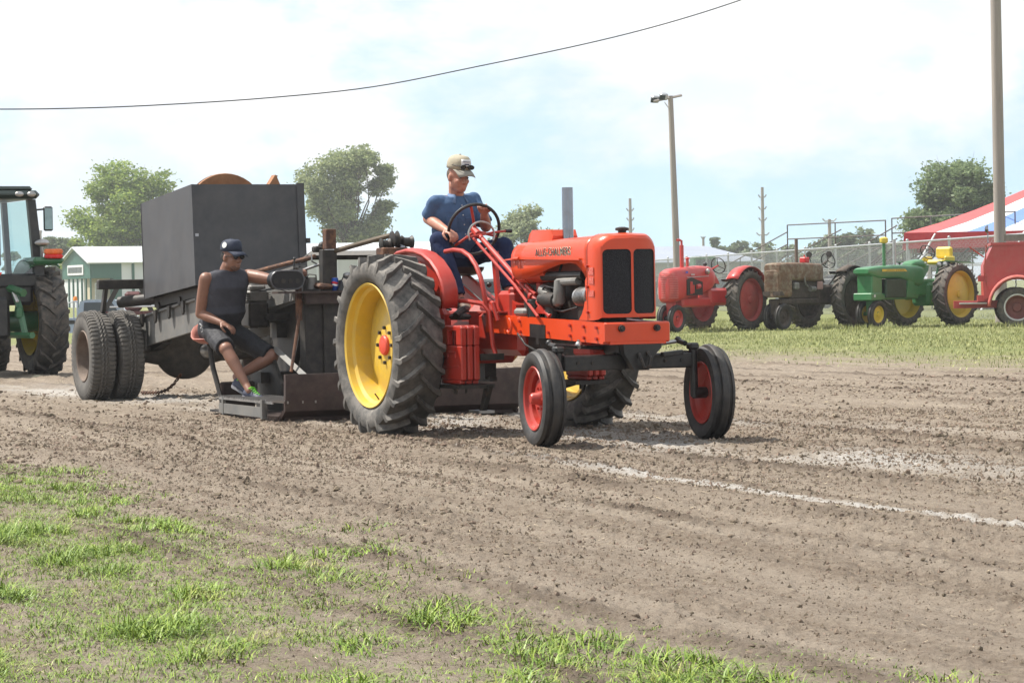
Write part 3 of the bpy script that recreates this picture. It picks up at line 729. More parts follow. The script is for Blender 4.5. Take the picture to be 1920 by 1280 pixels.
    # steering
    hub=Vector((-.18,-.02,1.632)); low=Vector((1.60,-.225,.93)); ax=(hub-low).normalized()
    m=MB(); m.tube([low,hub],.021,10); m.tube([hub+ax*-.14,hub+ax*-.02],.032,10); m.box(hub+ax*-.10,(.05,.05,.05),b=.01); tp(m,'steering_column',RED)
    m=MB(); m.tube([low+Vector((-.10,-.055,.0)),Vector((.95,-.20,1.165)),hub+ax*-.12+Vector((0,-.05,-.025))],.012,8); tp(m,'control_rod',RED)
    # support clamp rings on the column
    for t in(.22,.42):
        p=low.lerp(hub,t); m=MB(); m.tube([p-ax*.02,p+ax*.02],.036,12); m.tube([p+Vector((0,-.0,0)),p+Vector((-.02,.02,-.11))],.014,8)
        tp(m,'column_clamp',RED)
    m=MB(); m.prism([(1.33,.955),(1.52,.952),(1.50,.99),(1.46,1.015),(1.40,1.01)],-.235,-.205); tp(m,'column_bracket',RED)
    q=ax.to_track_quat('Z','X').to_matrix().to_4x4(); q.translation=hub
    w=MB(); pts=[(.215*math.cos(a),.215*math.sin(a),0) for a in np.linspace(0,2*PI,40,endpoint=False)]; w.tube(pts,.0135,9,closed=True); sw=w.obj('steering_wheel',BLACKP,TR,mtx=q)
    w=MB()
    for k in range(3):
        a=2*PI*k/3+PI/2+.3; w.tube([(0,0,-.03),(.11*math.cos(a),.11*math.sin(a),-.02),(.205*math.cos(a),.205*math.sin(a),0)],.012,7)
    w.cyl((0,0,-.05),(0,0,.01),.03,n=12); w.obj('spoke',RED,sw)
    c=hub+ax*-.13; m=MB(); pts=[]
    for a in np.linspace(-25,205,24): pts.append(Vector((.0,.115*math.cos(R(a)),.105*math.sin(R(a)))))
    m.tube([c+Vector((.05,.0,.0))+p for p in pts],.009,7); tp(m,'throttle_quadrant',STEEL)
    m=MB(); m.tube([c+Vector((.05,-.13,-.02)),c+Vector((.04,.0,0)),c+Vector((.03,.13,.02)),c+Vector((.0,.24,.03))],.010,7); tl=tp(m,'throttle_lever',RED)
    m=MB(); m.tube([c+Vector((.0,.24,.03)),c+Vector((-.02,.30,.032))],[.014,.018],8); m.obj('knob',BLACKP,tl)
    # upright levers and hand rail
    m=MB(); m.prism([(.30,.98),(.36,.98),(.27,1.43),(.22,1.43)],-.06,-.03); m.box((.25,-.045,1.43),(.09,.04,.03)); lv=tp(m,'gear_lever',RED)
    m=MB(); m.ball((.22,-.08,1.18),.022); m.obj('knob',BLACKP,lv)
    m=MB(); m.tube([(.00,-.36,1.452),(.16,-.36,1.462),(.33,-.36,1.45),(.47,-.36,1.405),(.58,-.36,1.33),(.66,-.36,1.24),(.71,-.36,1.14),(.72,-.34,1.0),(.72,-.30,.92)],.019,9); tp(m,'hand_rail',RED)
    m=MB(); m.tube([(.46,-.5,1.06),(.56,-.44,1.055),(.70,-.36,1.03),(.75,-.33,.97),(.76,-.31,.70),(.80,-.30,.62)],.018,8); tp(m,'step_rail',RED)
    m=MB(); m.tube([(.35,-.16,1.06),(.62,-.30,1.07),(.80,-.32,1.03),(.84,-.30,.90)],.020,8); tp(m,'platform_rail',RED)
    m=MB(); m.prism([(.66,.93),(1.02,.93),(.98,1.02),(.86,1.09),(.70,1.10)],-.215,-.02); m.box((.80,-.12,1.02),(.26,.22,.22),b=.03); tp(m,'gearbox_cover',RED)
    m=MB(); m.box((.55,.0,.965),(.62,.62,.012)); tp(m,'platform',REDD)
    m=MB(); m.tube([(.44,-.48,.94),(.40,-.40,.985),(.25,-.30,.99)],.03,8); m.box((.35,-.4,.93),(.25,.10,.05),b=.02); tp(m,'brake_drum',GREASE)
    m=MB(); m.tube([(.52,-.10,.98),(.60,-.06,1.12),(.66,-.05,1.2)],.007,6); tp(m,'choke_rod',STEEL)
    # suitcase weights both sides
    for s in(-1,1):
        for k in range(3):
            y=s*(.605-.056*k); m=MB()
            x0,x1,z0,z1=.46,.86,.415,.868
            th=.048
            # plate with hand hole: four bars round the hole, tapered corners
            def slab(a,b,c,d,bv=.006,t=th): m.box(((a+b)/2,y,(c+d)/2),(b-a,t,d-c),b=bv)
            slab(x0,x1,z0+.03,z1-.155,.010); slab(x0+.02,x1-.03,z0,z0+.03,.008)
            slab(x0,x0+.15,z1-.155,z1-.01,.008); slab(x0+.30,x1,z1-.155,z1-.01,.008); slab(x0+.01,x1-.01,z1-.045,z1,.010,th*.96)
            w=tp(m,'suitcase_weight',RED)
            if k==0:
                e=MB(); yy=y+s*th/2
                for a,b,c,d in((x0+.14,x1-.10,z1-.22,z1-.20),(x0+.14,x0+.16,z0+.20,z1-.20),(x1-.12,x1-.10,z0+.20,z1-.20),(x0+.05,x1-.05,z0+.13,z0+.145),(x0+.2,x0+.26,z0+.235,z0+.25)): e.box(((a+b)/2,yy,(c+d)/2),(b-a,.012,d-c),b=.003)
                e.obj('raised_rib',RED,w)
        m=MB(); m.prism([(.46,.60),(.52,.66),(.56,.62),(.50,.50),(.46,.36),(.42,.30),(.40,.36)],s*.634,s*.655); m.box((.62,s*.50,.395),(.50,.30,.03)); m.tube([(.35,s*.45,.34),(.56,s*.56,.40)],.022,7); m.tube([(.66,s*.5,.40),(.66,s*.5,.34)],.012,6); m.box((.80,s*.36,.62),(.10,.20,.05)); (m.prism([(.82,.40),(.90,.40),(.78,.20),(.72,.20)],s*.42,s*.38) if s<0 else None); tp(m,'weight_bracket',GREASE)
        if s<0: m=MB(); m.box((.72,s*.40,.195),(.20,.13,.02)); tp(m,'foot_step',STEEL)
    # drawbar
    m=MB(); m.box((-.35,0,.42),(.9,.07,.035)); m.box((-.1,0,.52),(.3,.10,.2)); tp(m,'drawbar',GREASE)
    m=MB(); m.box((1.6,0,.57),(1.0,.22,.06),b=.02); m.cyl((1.0,-.1,.52),(1.0,.1,.52),.08,n=12); m.box((1.25,-.1,.55),(.1,.2,.14),b=.02); tp(m,'oil_pan',GREASE)
    # front axle
    m=MB(); m.box((2.374,.0,.600),(.085,1.06,.112),b=.010); axle=tp(m,'front_axle',BLACKP)
    for y in(-.42,-.30,.30,.44):
        b=MB(); b.cyl((2.41,y,.60),(2.425,y,.60),.014,n=8); b.obj('axle_pin',GREASE,axle)
    m=MB(); m.box((2.32,0,.72),(.22,.22,.14),b=.02); m.prism([(-.11,.735),(.205,.735),(.205,.70),(.14,.64),(.10,.54),(-.02,.54),(-.10,.66)],2.475,2.535,plane='YZ'); m.box((2.45,.03,.60),(.10,.12,.12),b=.01); tp(m,'axle_pivot',BLACKP)
    m=MB(); m.tube([(2.54,.015,.66),(2.58,.01,.62),(2.585,.03,.565),(2.57,.055,.555),(2.58,.08,.57),(2.58,.09,.63),(2.54,.085,.67)],.014,8); tp(m,'tow_clevis',GREASE)
    for s in(-1,1):
        y=s*.555
        m=MB(); m.cyl((2.374,y,.685),(2.374,y+s*.01,.33),.030,n=12); m.box((2.374,y,.70),(.08,.075,.05),b=.012); m.cyl((2.374,y,.355),(2.374,s*.66,.355),.042,n=12); m.cyl((2.34,y,.62),(2.34,s*.50,.62),.05,n=10); tp(m,'spindle',BLACKP)
        m=MB(); m.cyl((2.30,y+s*-.02,.72),(2.20,y-s*.02,.735),.020,n=8); m.ball((2.19,y-s*.02,.745),.026); tp(m,'steering_arm',BLACKP)
        m=MB(); m.tube([(2.19,y-s*.02,.735),(2.2,s*.34,.715),(2.21,s*.10,.70)],.015,8); tp(m,'tie_rod',STEEL if s>0 else BLACKP)
        m=MB(); m.ball((2.20,s*.30,.725),.028); m.cyl((2.2,s*.3,.70),(2.2,s*.3,.765),.013,n=8); tp(m,'ball_joint',STEEL)
    m=MB(); m.box((2.52,.30,.655),(.05,.17,.035),rot=(R(5),0,0),b=.006); tp(m,'steering_stop',BLACKP)
    m=MB(); m.box((2.05,-.05,.69),(.30,.30,.10),b=.02); m.prism([(1.9,.62),(2.15,.62),(2.2,.74),(1.9,.74)],-.14,-.05); tp(m,'front_bolster',RED)
build_engine()
# ------------------------------------------------------------ weight transfer sled
SL=thing('pulling_sled','dark steel weight transfer sled with dual truck tyres hitched behind orange tractor','sled',(-3.58,29.78,0),-R(66.3))
SLM=Matrix.Translation((-3.58,29.78,0))@Matrix.Rotation(-R(66.3),4,'Z'); SLI=SLM.inverted()
def sl(px,py,Y): return SLI@at(px,py,Y)
def sx(px,py,x):   # pixel on the sled plane x=const -> local
    lo,hi=15.0,40.0
    for _ in range(60):
        m=(lo+hi)/2; v=(SLI@at(px,py,m)).x
        if v>x: lo=m
        else: hi=m
    return SLI@at(px,py,(lo+hi)/2)
CHAR=mat('charcoal_steel_plate',(.050,.050,.055),.48,.1,.25,2.2,dust=.42,bump=.10,bscale=3.0,dustcol=(.16,.15,.14))
FRAMEG=mat('grey_dusty_steel',(.16,.16,.155),.6,.2,.25,3,dust=.45)
DKST=mat('dark_oily_steel',(.019,.017,.016),.55,.1,.4,6,dust=.2)
BROWN=mat('dark_red_brown_steel',(.042,.023,.020),.6,.1,.4,5,dust=.2)
SEATM=mat('faded_red_seat',(.36,.10,.07),.5,.0,.2,9,dust=.3)
def sp(mb,name,m,parent=None,**k): return mb.obj(name,m,parent or SL,**k)
def chain(mb,pts,lk=.055,r=.008):
    pts=[Vector(p) for p in pts]; seg=[(pts[i+1]-pts[i]).length for i in range(len(pts)-1)]; T=sum(seg); n=max(2,int(T/lk))
    for k in range(n):
        d=(k+.5)/n*T; i=0
        while i<len(seg)-1 and d>seg[i]: d-=seg[i]; i+=1
        t=(pts[i+1]-pts[i]).normalized(); c=pts[i]+t*d
        a=t.cross(Vector((0,0,1))); a=a.normalized() if a.length>.1 else Vector((1,0,0))
        if k%2: a=t.cross(a)
        loop=[c+t*(lk*.62*math.cos(q))+a*(lk*.30*math.sin(q)) for q in np.linspace(0,2*PI,9)[:-1]]
        mb.tube(loop,r,4,closed=True)
def build_sled():
    RW=mat('rust_brown_rim',(.135,.095,.075),.7,.2,.35,6,dust=.5)
    tyre=block_tyre(.49,.275,.262).mesh('tyre',RUBBERG)
    for y in(-1.12,-.80,.80,1.12):
        s=-1 if y<0 else 1; out=1 if abs(y)>1 else -1
        m=MB(); k=s*out
        prof=[(.285,.115),(.275,.125),(.262,.115),(.255,.09),(.245,.06),(.225,-.04),(.20,-.075),(.13,-.08),(.12,-.05),(.10,-.045),(.0,-.045)]
        m.lathe([(r,h*k) for r,h in prof],36); m.lathe([(.262,-.115*k),(.275,-.125*k),(.25,-.09*k),(.235,-.04*k)],36)
        w=sp(m,'road_wheel',RW,loc=(0,y,.485),rot=(0,.5*y,0)); link('tyre',tyre,w)
        if out>0:
            h=MB(); h.lathe([(.11,-.05*s),(.10,.0),(.08,.03*s),(0,.035*s)],18); h.obj('hub',DKST,w)
    m=MB(); m.tube([(0,-.80,.485),(0,-.52,.49),(0,-.34,.52),(0,.16,.52),(0,.34,.49),(0,.80,.485)],[.075,.10,.17,.17,.10,.075],18)
    m.lathe([(0,-.16),(.20,-.15),(.30,-.10),(.345,-.02),(.345,.05),(.30,.12),(.20,.17),(0,.19)],30,c=(0,-.09,.545),axis='X'); ax=sp(m,'rear_axle',mat('dusty_dark_casting',(.05,.045,.04),.7,.2,.3,4,dust=.6))
    m=MB(); m.lathe([(.085,.14),(.08,.20),(.05,.225),(0,.23)],18,c=(.0,.115,.51),axis='X'); m.obj('hub_cap',STEEL,ax)
    # long inclined frame
    top=lambda x:.906+.0905*x; bot=lambda x:.566+.0975*x
    for s,y in((-1,-.56),(1,.46)):
        m=MB(); m.prism([(-.45,bot(-.45)),(5.35,bot(5.35)),(5.35,top(5.35)),(-.45,top(-.45))],y-.02,y+.02); m.prism([(-.45,top(-.45)-.02),(5.35,top(5.35)-.02),(5.35,top(5.35)+.004),(-.45,top(-.45)+.004)],y-.05,y+.05); fr=sp(m,'frame_beam',FRAMEG)
        for k in range(9):
            x=-.35+.52*k; b=MB(); b.prism([(x,top(x)+.008),(x+.10,top(x+.1)+.008),(x+.09,top(x)-.10),(x+.05,top(x)-.13),(x+.01,top(x)-.10)],y-.075,y-.052); b.obj('clip',DKST,fr)
        m=MB(); m.prism([(-.30,bot(-.3)-.05),(.25,bot(.25)-.05),(.25,bot(.25)+.14),(-.30,bot(-.3)+.14)],y-.045,y-.022); m.obj('spring_plate',FRAMEG,fr)
    for x in(-.4,1.0,2.6,3.6,4.6): m=MB(); m.box((x,-.05,bot(x)+.17),(.12,.96,.14)); sp(m,'cross_member',DKST)
    for ya in(-.50,.30): m=MB(); m.prism([(.0,.50),(.6,.62),(.6,.75),(-.4,.70),(-.4,.60)],ya,ya+.10); sp(m,'leaf_spring',DKST)
    # weight box on rollers
    c0=Vector((.61,0,1.104)); a=math.atan(.0695); BM=Matrix.Translation(c0)@Matrix.Rotation(-a,4,'Y')
    Lb,Hb,y0,y1=1.885,1.035,-.70,.50
    m=MB(); t=.02
    def bx(x0,x1,ya,yb,z0,z1): m.add([(i,j,k) for i in(x0,x1) for j in(ya,yb) for k in(z0,z1)],[(0,1,3,2),(4,6,7,5),(0,4,5,1),(2,3,7,6),(0,2,6,4),(1,5,7,3)],BM)
    bx(0,Lb,y0,y0+t,0,Hb); bx(0,Lb,y1-t,y1,0,Hb); bx(0,t,y0+.0205,y1-.0205,.001,Hb-.001); bx(Lb-t,Lb,y0+.0205,y1-.0205,.001,Hb-.001); bx(.021,Lb-.021,y0+.021,y1-.021,.02,.04)
    box=sp(m,'weight_box',CHAR,smooth=0)
    m=MB(); bx(Lb+.001,Lb+.014,y1-.07,y1+.01,-.01,Hb+.01); m.obj('corner_angle',CHAR,box)
    m=MB(); bx(-.012,-.001,y0-.006,y0+.05,0,Hb); m.obj('corner_angle',CHAR,box)
    m=MB(); bx(Lb+.001,Lb+.03,y1+.01,y1+.05,.42,.47); m.obj('latch',DKST,box)
    m=MB(); bx(Lb+.0005,Lb+.003,y0+.02,y0+.055,.50,.53); m.obj('label',mat('pale_label',(.4,.4,.42),.5),box)
    m=MB(); bx(.02,Lb,y0+.1,y0+.2,-.10,-.001); m.obj('skid_rail',DKST,box)
    m=MB(); bx(.02,Lb,y1-.2,y1-.1,-.10,-.001); m.obj('skid_rail',DKST,box)
    for x in(.2,1.0,1.7):
        m=MB(); q=BM@Vector((x,-.05,-.05)); m.cyl((q.x,-.62,q.z-.05),(q.x,.52,q.z-.05),.05,n=12); sp(m,'roller',DKST)
    # cross beam, bumper and pipe behind the box
    m=MB(); m.box((.25,-.05,1.265),(.10,2.15,.105),b=.008); sp(m,'rear_crossbeam',DKST)
    m=MB()
    m.prism([(.22,1.215),(.30,1.215),(.15,.93),(.05,.90)],-1.06,-1.02); sp(m,'beam_strut',DKST)
    m=MB(); m.prism([(.22,1.215),(.30,1.215),(.10,.9),(.0,.9)],.5,.54); sp(m,'beam_strut',DKST)
    m=MB(); m.lathe([(.062,0),(.062,.55),(.052,.55),(.052,.0)],20,axis='X',m=Matrix.Translation((.18,-.86,1.07))@Matrix.Rotation(R(38),4,'Z')@Matrix.Rotation(R(-4),4,'Y')); sp(m,'exhaust_pipe',DKST)
    # skid pan
    m=MB()
    m.box((5.45,.03,.025),(1.75,2.20,.03)); sp(m,'pan_floor',BROWN)
    m=MB(); m.prism([(6.28,.012),(6.42,.10),(6.45,.38),(6.44,.425),(6.40,.425),(6.38,.12),(6.24,.05)],-1.10,1.17); sp(m,'pan_front',BROWN)
    for ya,yb in((-1.13,-1.105),(1.175,1.20)):
        m=MB(); m.prism([(4.58,.30),(4.66,.30),(4.70,.05),(6.30,.05),(6.30,.012),(4.75,.0),(4.60,.05)],ya,yb); sp(m,'pan_side',BROWN)
    m=MB(); m.box((4.60,-.95,.185),(.03,.34,.26),b=.012); sp(m,'pan_end',BROWN)
    # foot step with grating
    m=MB(); m.box((5.55,-1.215,.085),(1.35,.02,.09)); m.box((6.20,-1.225,.115),(.05,.05,.17)); m.box((5.0,-1.215,.11),(.04,.03,.16)); st=sp(m,'step_frame',FRAMEG)
    for k in range(22):
        x=4.90+.072*k; g=MB(); g.box((x,-1.02,.192),(.014,.42,.018)); g.obj('grating_bar',STEEL,st)
    for y in(-1.22,-1.08,-.94,-.82):
        g=MB(); g.box((5.66,y,.178),(1.56,.012,.022)); g.obj('grating_rail',STEEL,st)
    # operator's seat
    so_=sl(392,628,25.22)
    m=MB(); prof=[]
    vs=[];fs=[];n=18
    for j in range(6):
        rr=.02+.031*j; z=[.0,.003,.010,.03,.065,.10][j]
        for i in range(n):
            q=2*PI*i/n; back=max(0,-math.cos(q)); vs.append((so_.x+rr*math.cos(q)*1.0,so_.y+rr*math.sin(q),so_.z-.085+z*(.45+1.5*back)))
    for j in range(5):
        for i in range(n): fs.append((j*n+i,j*n+(i+1)%n,(j+1)*n+(i+1)%n,(j+1)*n+i))
    fs.append(tuple(range(n)))
    m.add(vs,fs); seat=sp(m,'operator_seat',SEATM); md=seat.modifiers.new('thickness','SOLIDIFY'); md.thickness=.012
    m=MB(); m.tube([(so_.x,so_.y,so_.z-.08),(so_.x+.04,so_.y+.02,.45),(so_.x+.30,so_.y+.05,.03)],.026,8); m.box((so_.x+.33,so_.y+.06,.045),(.7,.12,.02)); sp(m,'seat_post',DKST)
    # masts
    def col_(px0,px1,py0,py1,x,name,mt,dx=.10,par=None):
        a_,b_=sx(px0,py1,x),sx(px1,py0,x); m=MB(); m.box((x,(a_.y+b_.y)/2,(a_.z+b_.z)/2),(dx,abs(b_.y-a_.y),abs(b_.z-a_.z)),b=.006); return sp(m,name,mt,par)
    mast=col_(607,628,468,790,5.30,'mast',DKST,.11)
    m=MB(); a_,b_=sx(608,468,5.3),sx(627,429,5.3); m.box((5.3,(a_.y+b_.y)/2,(a_.z+b_.z)/2),(.105,b_.y-a_.y-.004,b_.z-a_.z-.004),b=.006); m.obj('mast_top',RUST,mast)
    col_(570,600,565,785,5.25,'column',DKST,.16)
    col_(616,632,560,785,5.15,'column',DKST,.10)
    p0,p1=sx(640,560,5.2),sx(604,640,5.3); m=MB(); m.tube([p0,p1],.045,6); sp(m,'diagonal_brace',DKST)
    p0,p1=sx(575,470,4.8),sx(800,478,6.6)
    m=MB(); q0,q1=sx(583,479,4.75),sx(800,477,6.3); m.tube([q0,q1],.042,4); m.tube([q0+Vector((-.22,-.02,-.05)),q0],[.025,.04],4); sp(m,'boom',DKST)
    m=MB(); m.tube([sx(470,512,3.5),sx(530,496,4.3),sx(590,481,4.9)],.022,8); sp(m,'push_pipe',RUST)
    m=MB(); m.tube([sx(566,507,5.1),sx(612,491,5.3)],.014,8); sp(m,'control_lever',STEEL)
    m=MB(); m.tube([sx(630,470,5.35),sx(700,450,5.9),sx(737,440,6.15)],.024,8); sp(m,'lift_pipe',mat('worn_brown_pipe',(.13,.10,.07),.6,.3))
    # winch gearbox on the boom
    g0=sx(735,462,6.2)
    m=MB(); m.box(g0+Vector((0,0,-.045)),(.20,.24,.07),b=.01); wn=sp(m,'winch_base',RUST)
    for px,py,r,w in((722,458,.055,.10),(740,450,.085,.07),(763,454,.062,.12)):
        p=sx(px,py,6.2); h=MB(); h.lathe([(0,-w/2),(r*.6,-w/2),(r,-w/2+.01),(r*.7,-w*.2),(r*.7,w*.2),(r,w/2-.01),(r*.6,w/2),(0,w/2)],18,c=tuple(p)); h.obj('winch_drum',GREASE,wn)
    h=MB(); p=sx(754,468,6.25); h.ball(p,.045); h.obj('chrome_knob',CHROME,wn)
    m=MB(); m.tube([sx(735,440,6.2),sx(735,428,6.2)],.006,5); sp(m,'pin',STEEL)
    # control shelf, gauge housing, levers
    a_,b_=sx(519,543,5.3),sx(655,553,5.3)
    m=MB(); m.box((5.32,(a_.y+b_.y)/2,1.145),(.32,b_.y-a_.y,.018)); m.box((5.30,(a_.y+b_.y)/2+.10,1.085),(.26,(b_.y-a_.y)*.62,.10)); shelf=sp(m,'control_shelf',BROWN)
    ov0=sx(535,525,5.38); m=MB(); pts=[]
    for q in np.linspace(0,2*PI,28,endpoint=False):
        sxn=math.cos(q); pts.append((ov0.y+(.075*math.copysign(1,sxn) if abs(sxn)>1e-6 else 0)+.085*sxn,ov0.z+.085*math.sin(q)))
    m.prism(pts,5.32,5.44,plane='YZ'); g=sp(m,'gauge_housing',mat('glossy_black',(.008,.008,.009),.4))
    h=MB(); h.tube([(5.442,y,z) for y,z in pts],.007,6,closed=True); h.obj('chrome_trim',mat('dull_trim',(.12,.12,.125),.35,.4),g)
    for k in range(4):
        h=MB(); h.cyl((5.44,ov0.y-.11+.07*k,ov0.z-.01),(5.446,ov0.y-.11+.07*k,ov0.z-.01),.022,n=12); h.obj('gauge',DKST,g)
    for px,top_ in((549,485),(558,500),(572,520)):
        p=sx(px,543,5.34); q=sx(px+3,top_,5.34); m=MB(); m.tube([p,q],.008,6); m.ball(q,.014); sp(m,'hand_lever',BLACKP)
    p=sx(604,536,5.34); m=MB(); m.box(p,(.16,.16,.05),rot=(0,.1,.3),b=.02); sp(m,'rag',RUST)
    p=sx(583,530,5.3); m=MB(); m.cyl(p+Vector((0,0,-.06)),p+Vector((0,0,.05)),.045,n=12); m.tube([p+Vector((0,-.06,.02)),p+Vector((0,-.02,.08)),p+Vector((0,.05,.07)),p+Vector((0,.06,-.02))],.008,6); sp(m,'hydraulic_valve',CAST)
    p,q=sx(636,553,5.4),sx(652,516,5.4); m=MB(); m.cyl(p,q,.038,n=12); h=sp(m,'air_cylinder',BLACKP); m=MB(); m.ball(q,(.045,.045,.03)); m.obj('end_cap',STEEL,h)
    m=MB(); m.tube([sx(616,487,5.3),sx(600,498,5.25),sx(585,490,5.2),sx(584,478,5.0)],.008,6); sp(m,'hose',BLACKP)
    m=MB(); p=sx(595,467,5.2); m.box(p,(.10,.09,.06),b=.015); m.ball(p+Vector((0,.05,.03)),.04); sp(m,'valve_block',GREASE)
    # rod and brace down to the pan
    m=MB(); m.tube([sx(566,565,5.35),sx(560,600,5.4),sx(546,697,5.6)],.016,8); m.box(sx(560,570,5.36),(.04,.05,.30)); sp(m,'clutch_rod',RUST)
    m=MB(); p,q=sx(517,655,4.9),sx(575,708,5.8); m.tube([p,q],.035,4); sp(m,'frame_brace',FRAMEG)
    m=MB(); m.tube([sx(572,556,5.3),sx(520,540,5.0),sx(488,545,4.6)],.010,6); sp(m,'cable',BLACKP)
    # small engine and bodywork behind the operator
    p=sx(478,556,4.5); m=MB(); m.box(p,(.22,.22,.12),b=.03); m.box(p+Vector((0,0,.085)),(.20,.16,.05),b=.015); m.cyl(p+Vector((0,.02,.10)),p+Vector((0,.02,.125)),.07,n=14); en=sp(m,'engine',CAST)
    for k in range(4):
        h=MB(); h.box(p+Vector((0,0,-.03+.022*k)),(.235,.235,.008)); h.obj('cooling_fin',CAST,en)
    p=sx(478,590,4.5); m=MB(); m.box(p,(.26,.2,.24),b=.02); m.box(p+Vector((.1,.25,-.02)),(.18,.4,.06)); sp(m,'engine_mount',DKST)
    a_=sx(535,585,4.3); m=MB(); m.prism([(a_.y-.30,a_.z-.14),(a_.y+.25,a_.z-.14),(a_.y+.18,a_.z+.10),(a_.y-.22,a_.z+.10)],4.26,4.30,plane='YZ'); sp(m,'grey_guard',FRAMEG)
    m=MB(); m.box((4.45,-.15,a_.z+.13),(.16,.85,.06)); m.box((4.5,.0,a_.z-.17),(.2,1.1,.14)); sp(m,'cross_beam',DKST)
    m=MB(); m.prism([(4.1,.95),(4.9,1.05),(4.95,.70),(4.7,.35),(4.4,.35),(4.2,.6)],-.45,-.40); sp(m,'side_gusset',DKST)
    m=MB(); m.box((4.7,.0,.35),(.3,1.6,.10)); m.box((5.2,.45,.6),(.12,.12,1.1)); m.box((5.2,.95,.5),(.10,.10,.9)); m.box((5.2,.4,1.12),(.14,1.2,.10)); sp(m,'pan_tower',DKST)
    m=MB(); m.prism([(4.45,.05),(5.2,.05),(5.2,.30),(4.9,.60),(4.6,.60)],-.72,-.69); sp(m,'pan_gusset',DKST)
    # drag chain at the back, hitch chain at the front
    m=MB(); chain(m,[(.5,-.28,.27),(.30,-.30,.16),(.10,-.32,.09),(-.2,-.33,.05),(-.9,-.33,.03)]); sp(m,'drag_chain',RUST)
    m=MB(); chain(m,[(6.44,.05,.30),(6.9,.05,.36),(7.35,.04,.41)],.09,.014); sp(m,'hitch_chain',GREASE)
    # scrap in the box
    q=BM@Vector((1.15,-.12,.79)); m=MB(); m.lathe([(.40,-.05),(.435,-.055),(.44,-.03),(.405,-.02),(.38,0),(.405,.02),(.44,.03),(.435,.055),(.40,.05),(.30,.02),(.30,-.02)],40,c=(0,0,0),axis='X',closed=True)
    o=m.obj('rusty_wheel_rim',mat('orange_rust',(.36,.17,.08),.75,.1,.3,7,bump=.2),None,mtx=SLM@Matrix.Translation(q)); tag(o,'round rusty wheel rim sticking up out of the black weight box','wheel rim')
    q=BM@Vector((1.45,.33,.98)); m=MB(); m.prism([(-.10,0),(.10,0),(.02,.19)],-.04,.04,plane='YZ'); m.prism([(-.13,0),(-.09,0),(.03,.19),(.0,.20)],-.06,.055,plane='YZ')
    o=m.obj('rusty_iron_wedge',MATS['orange_rust'],None,mtx=SLM@Matrix.Translation(q)); tag(o,'pointed rusty iron piece peeking over the weight box edge','scrap iron')
    # can on the shelf
    p=sx(628,535,5.36); cz=1.1545
    can=thing('drink_can','blue drink can with red and white emblem standing on the control shelf','can',SLM@Vector((5.36,p.y,cz)),-R(66.3))
    m=MB(); m.lathe([(0,0.002),(.026,.0),(.033,.010),(.033,.108),(.027,.120)],24,axis='Z'); m.obj('can_body',mat('blue_can',(.015,.07,.33),.3,.4,.05),can)
    m=MB(); m.lathe([(.0,.118),(.026,.118),(.0275,.124),(.027,.1205)],24,axis='Z'); m.obj('can_lid',STEEL,can)
    def arcpatch(z0,z1,a0,a1,zs,name,mm):
        vs=[];fs=[];n=8
        for i in range(n+1):
            a=a0+(a1-a0)*i/n; w=math.sin(PI*i/n); sh=zs*math.sin(2*PI*i/n)
            vs+=[(.0334*math.cos(a),.0334*math.sin(a),(z0+z1)/2+sh-(z1-z0)/2*w),(.0334*math.cos(a),.0334*math.sin(a),(z0+z1)/2+sh+(z1-z0)/2*w)]
        for i in range(n): fs.append((2*i,2*i+2,2*i+3,2*i+1))
        q=MB(); q.add(vs,fs); q.obj(name,mm,can)
    arcpatch(.062,.085,-1.6,.9,.004,'red_swoosh',mat('can_red',(.6,.02,.02),.3)); arcpatch(.045,.062,-1.6,.9,.004,'white_swoosh',mat('can_white',(.8,.8,.8),.3))
build_sled()
# ------------------------------------------------------------ people
def cap_prim(mb,p0,p1,r0,r1,flat=False,n=14):
    p0=Vector(p0);p1=Vector(p1); d=p1-p0; L=d.length
    t=d.normalized() if L>1e-6 else Vector((0,0,1)); q=t.to_track_quat('Z','Y').to_matrix(); ex,ey=q.col[0],q.col[1]
    rows=[]
    if flat: rows=[(0,0.001),(0,r0),(L,r1),(L,.001)]
    else:
        for a in np.linspace(-88,0,6): rows.append((r0*math.sin(R(a)),r0*math.cos(R(a))))
        for a in np.linspace(0,88,6): rows.append((L+r1*math.sin(R(a)),r1*math.cos(R(a))))
    secs=[[p0+t*h+ex*(rr*math.cos(2*PI*k/n))+ey*(rr*math.sin(2*PI*k/n)) for k in range(n)] for h,rr in rows]
    mb.loft(secs)
def ell(mb,c,r,rot=None):
    M=Matrix.Translation(c)@(rot.to_4x4() if rot is not None else Matrix.Identity(4)); mb.ball((0,0,0),r,16,12,M)
def torso(mb,secs,lat,fw):
    # smooth trunk: secs of (centre, half width, half depth)
    rows=[]
    for c,w,d in secs: rows.append([Vector(c)+lat*(w*math.copysign(abs(math.cos(q))**.9,math.cos(q)))+fw*(d*math.copysign(abs(math.sin(q))**.9,math.sin(q))) for q in np.linspace(0,2*PI,24,endpoint=False)])
    mb.loft(rows)
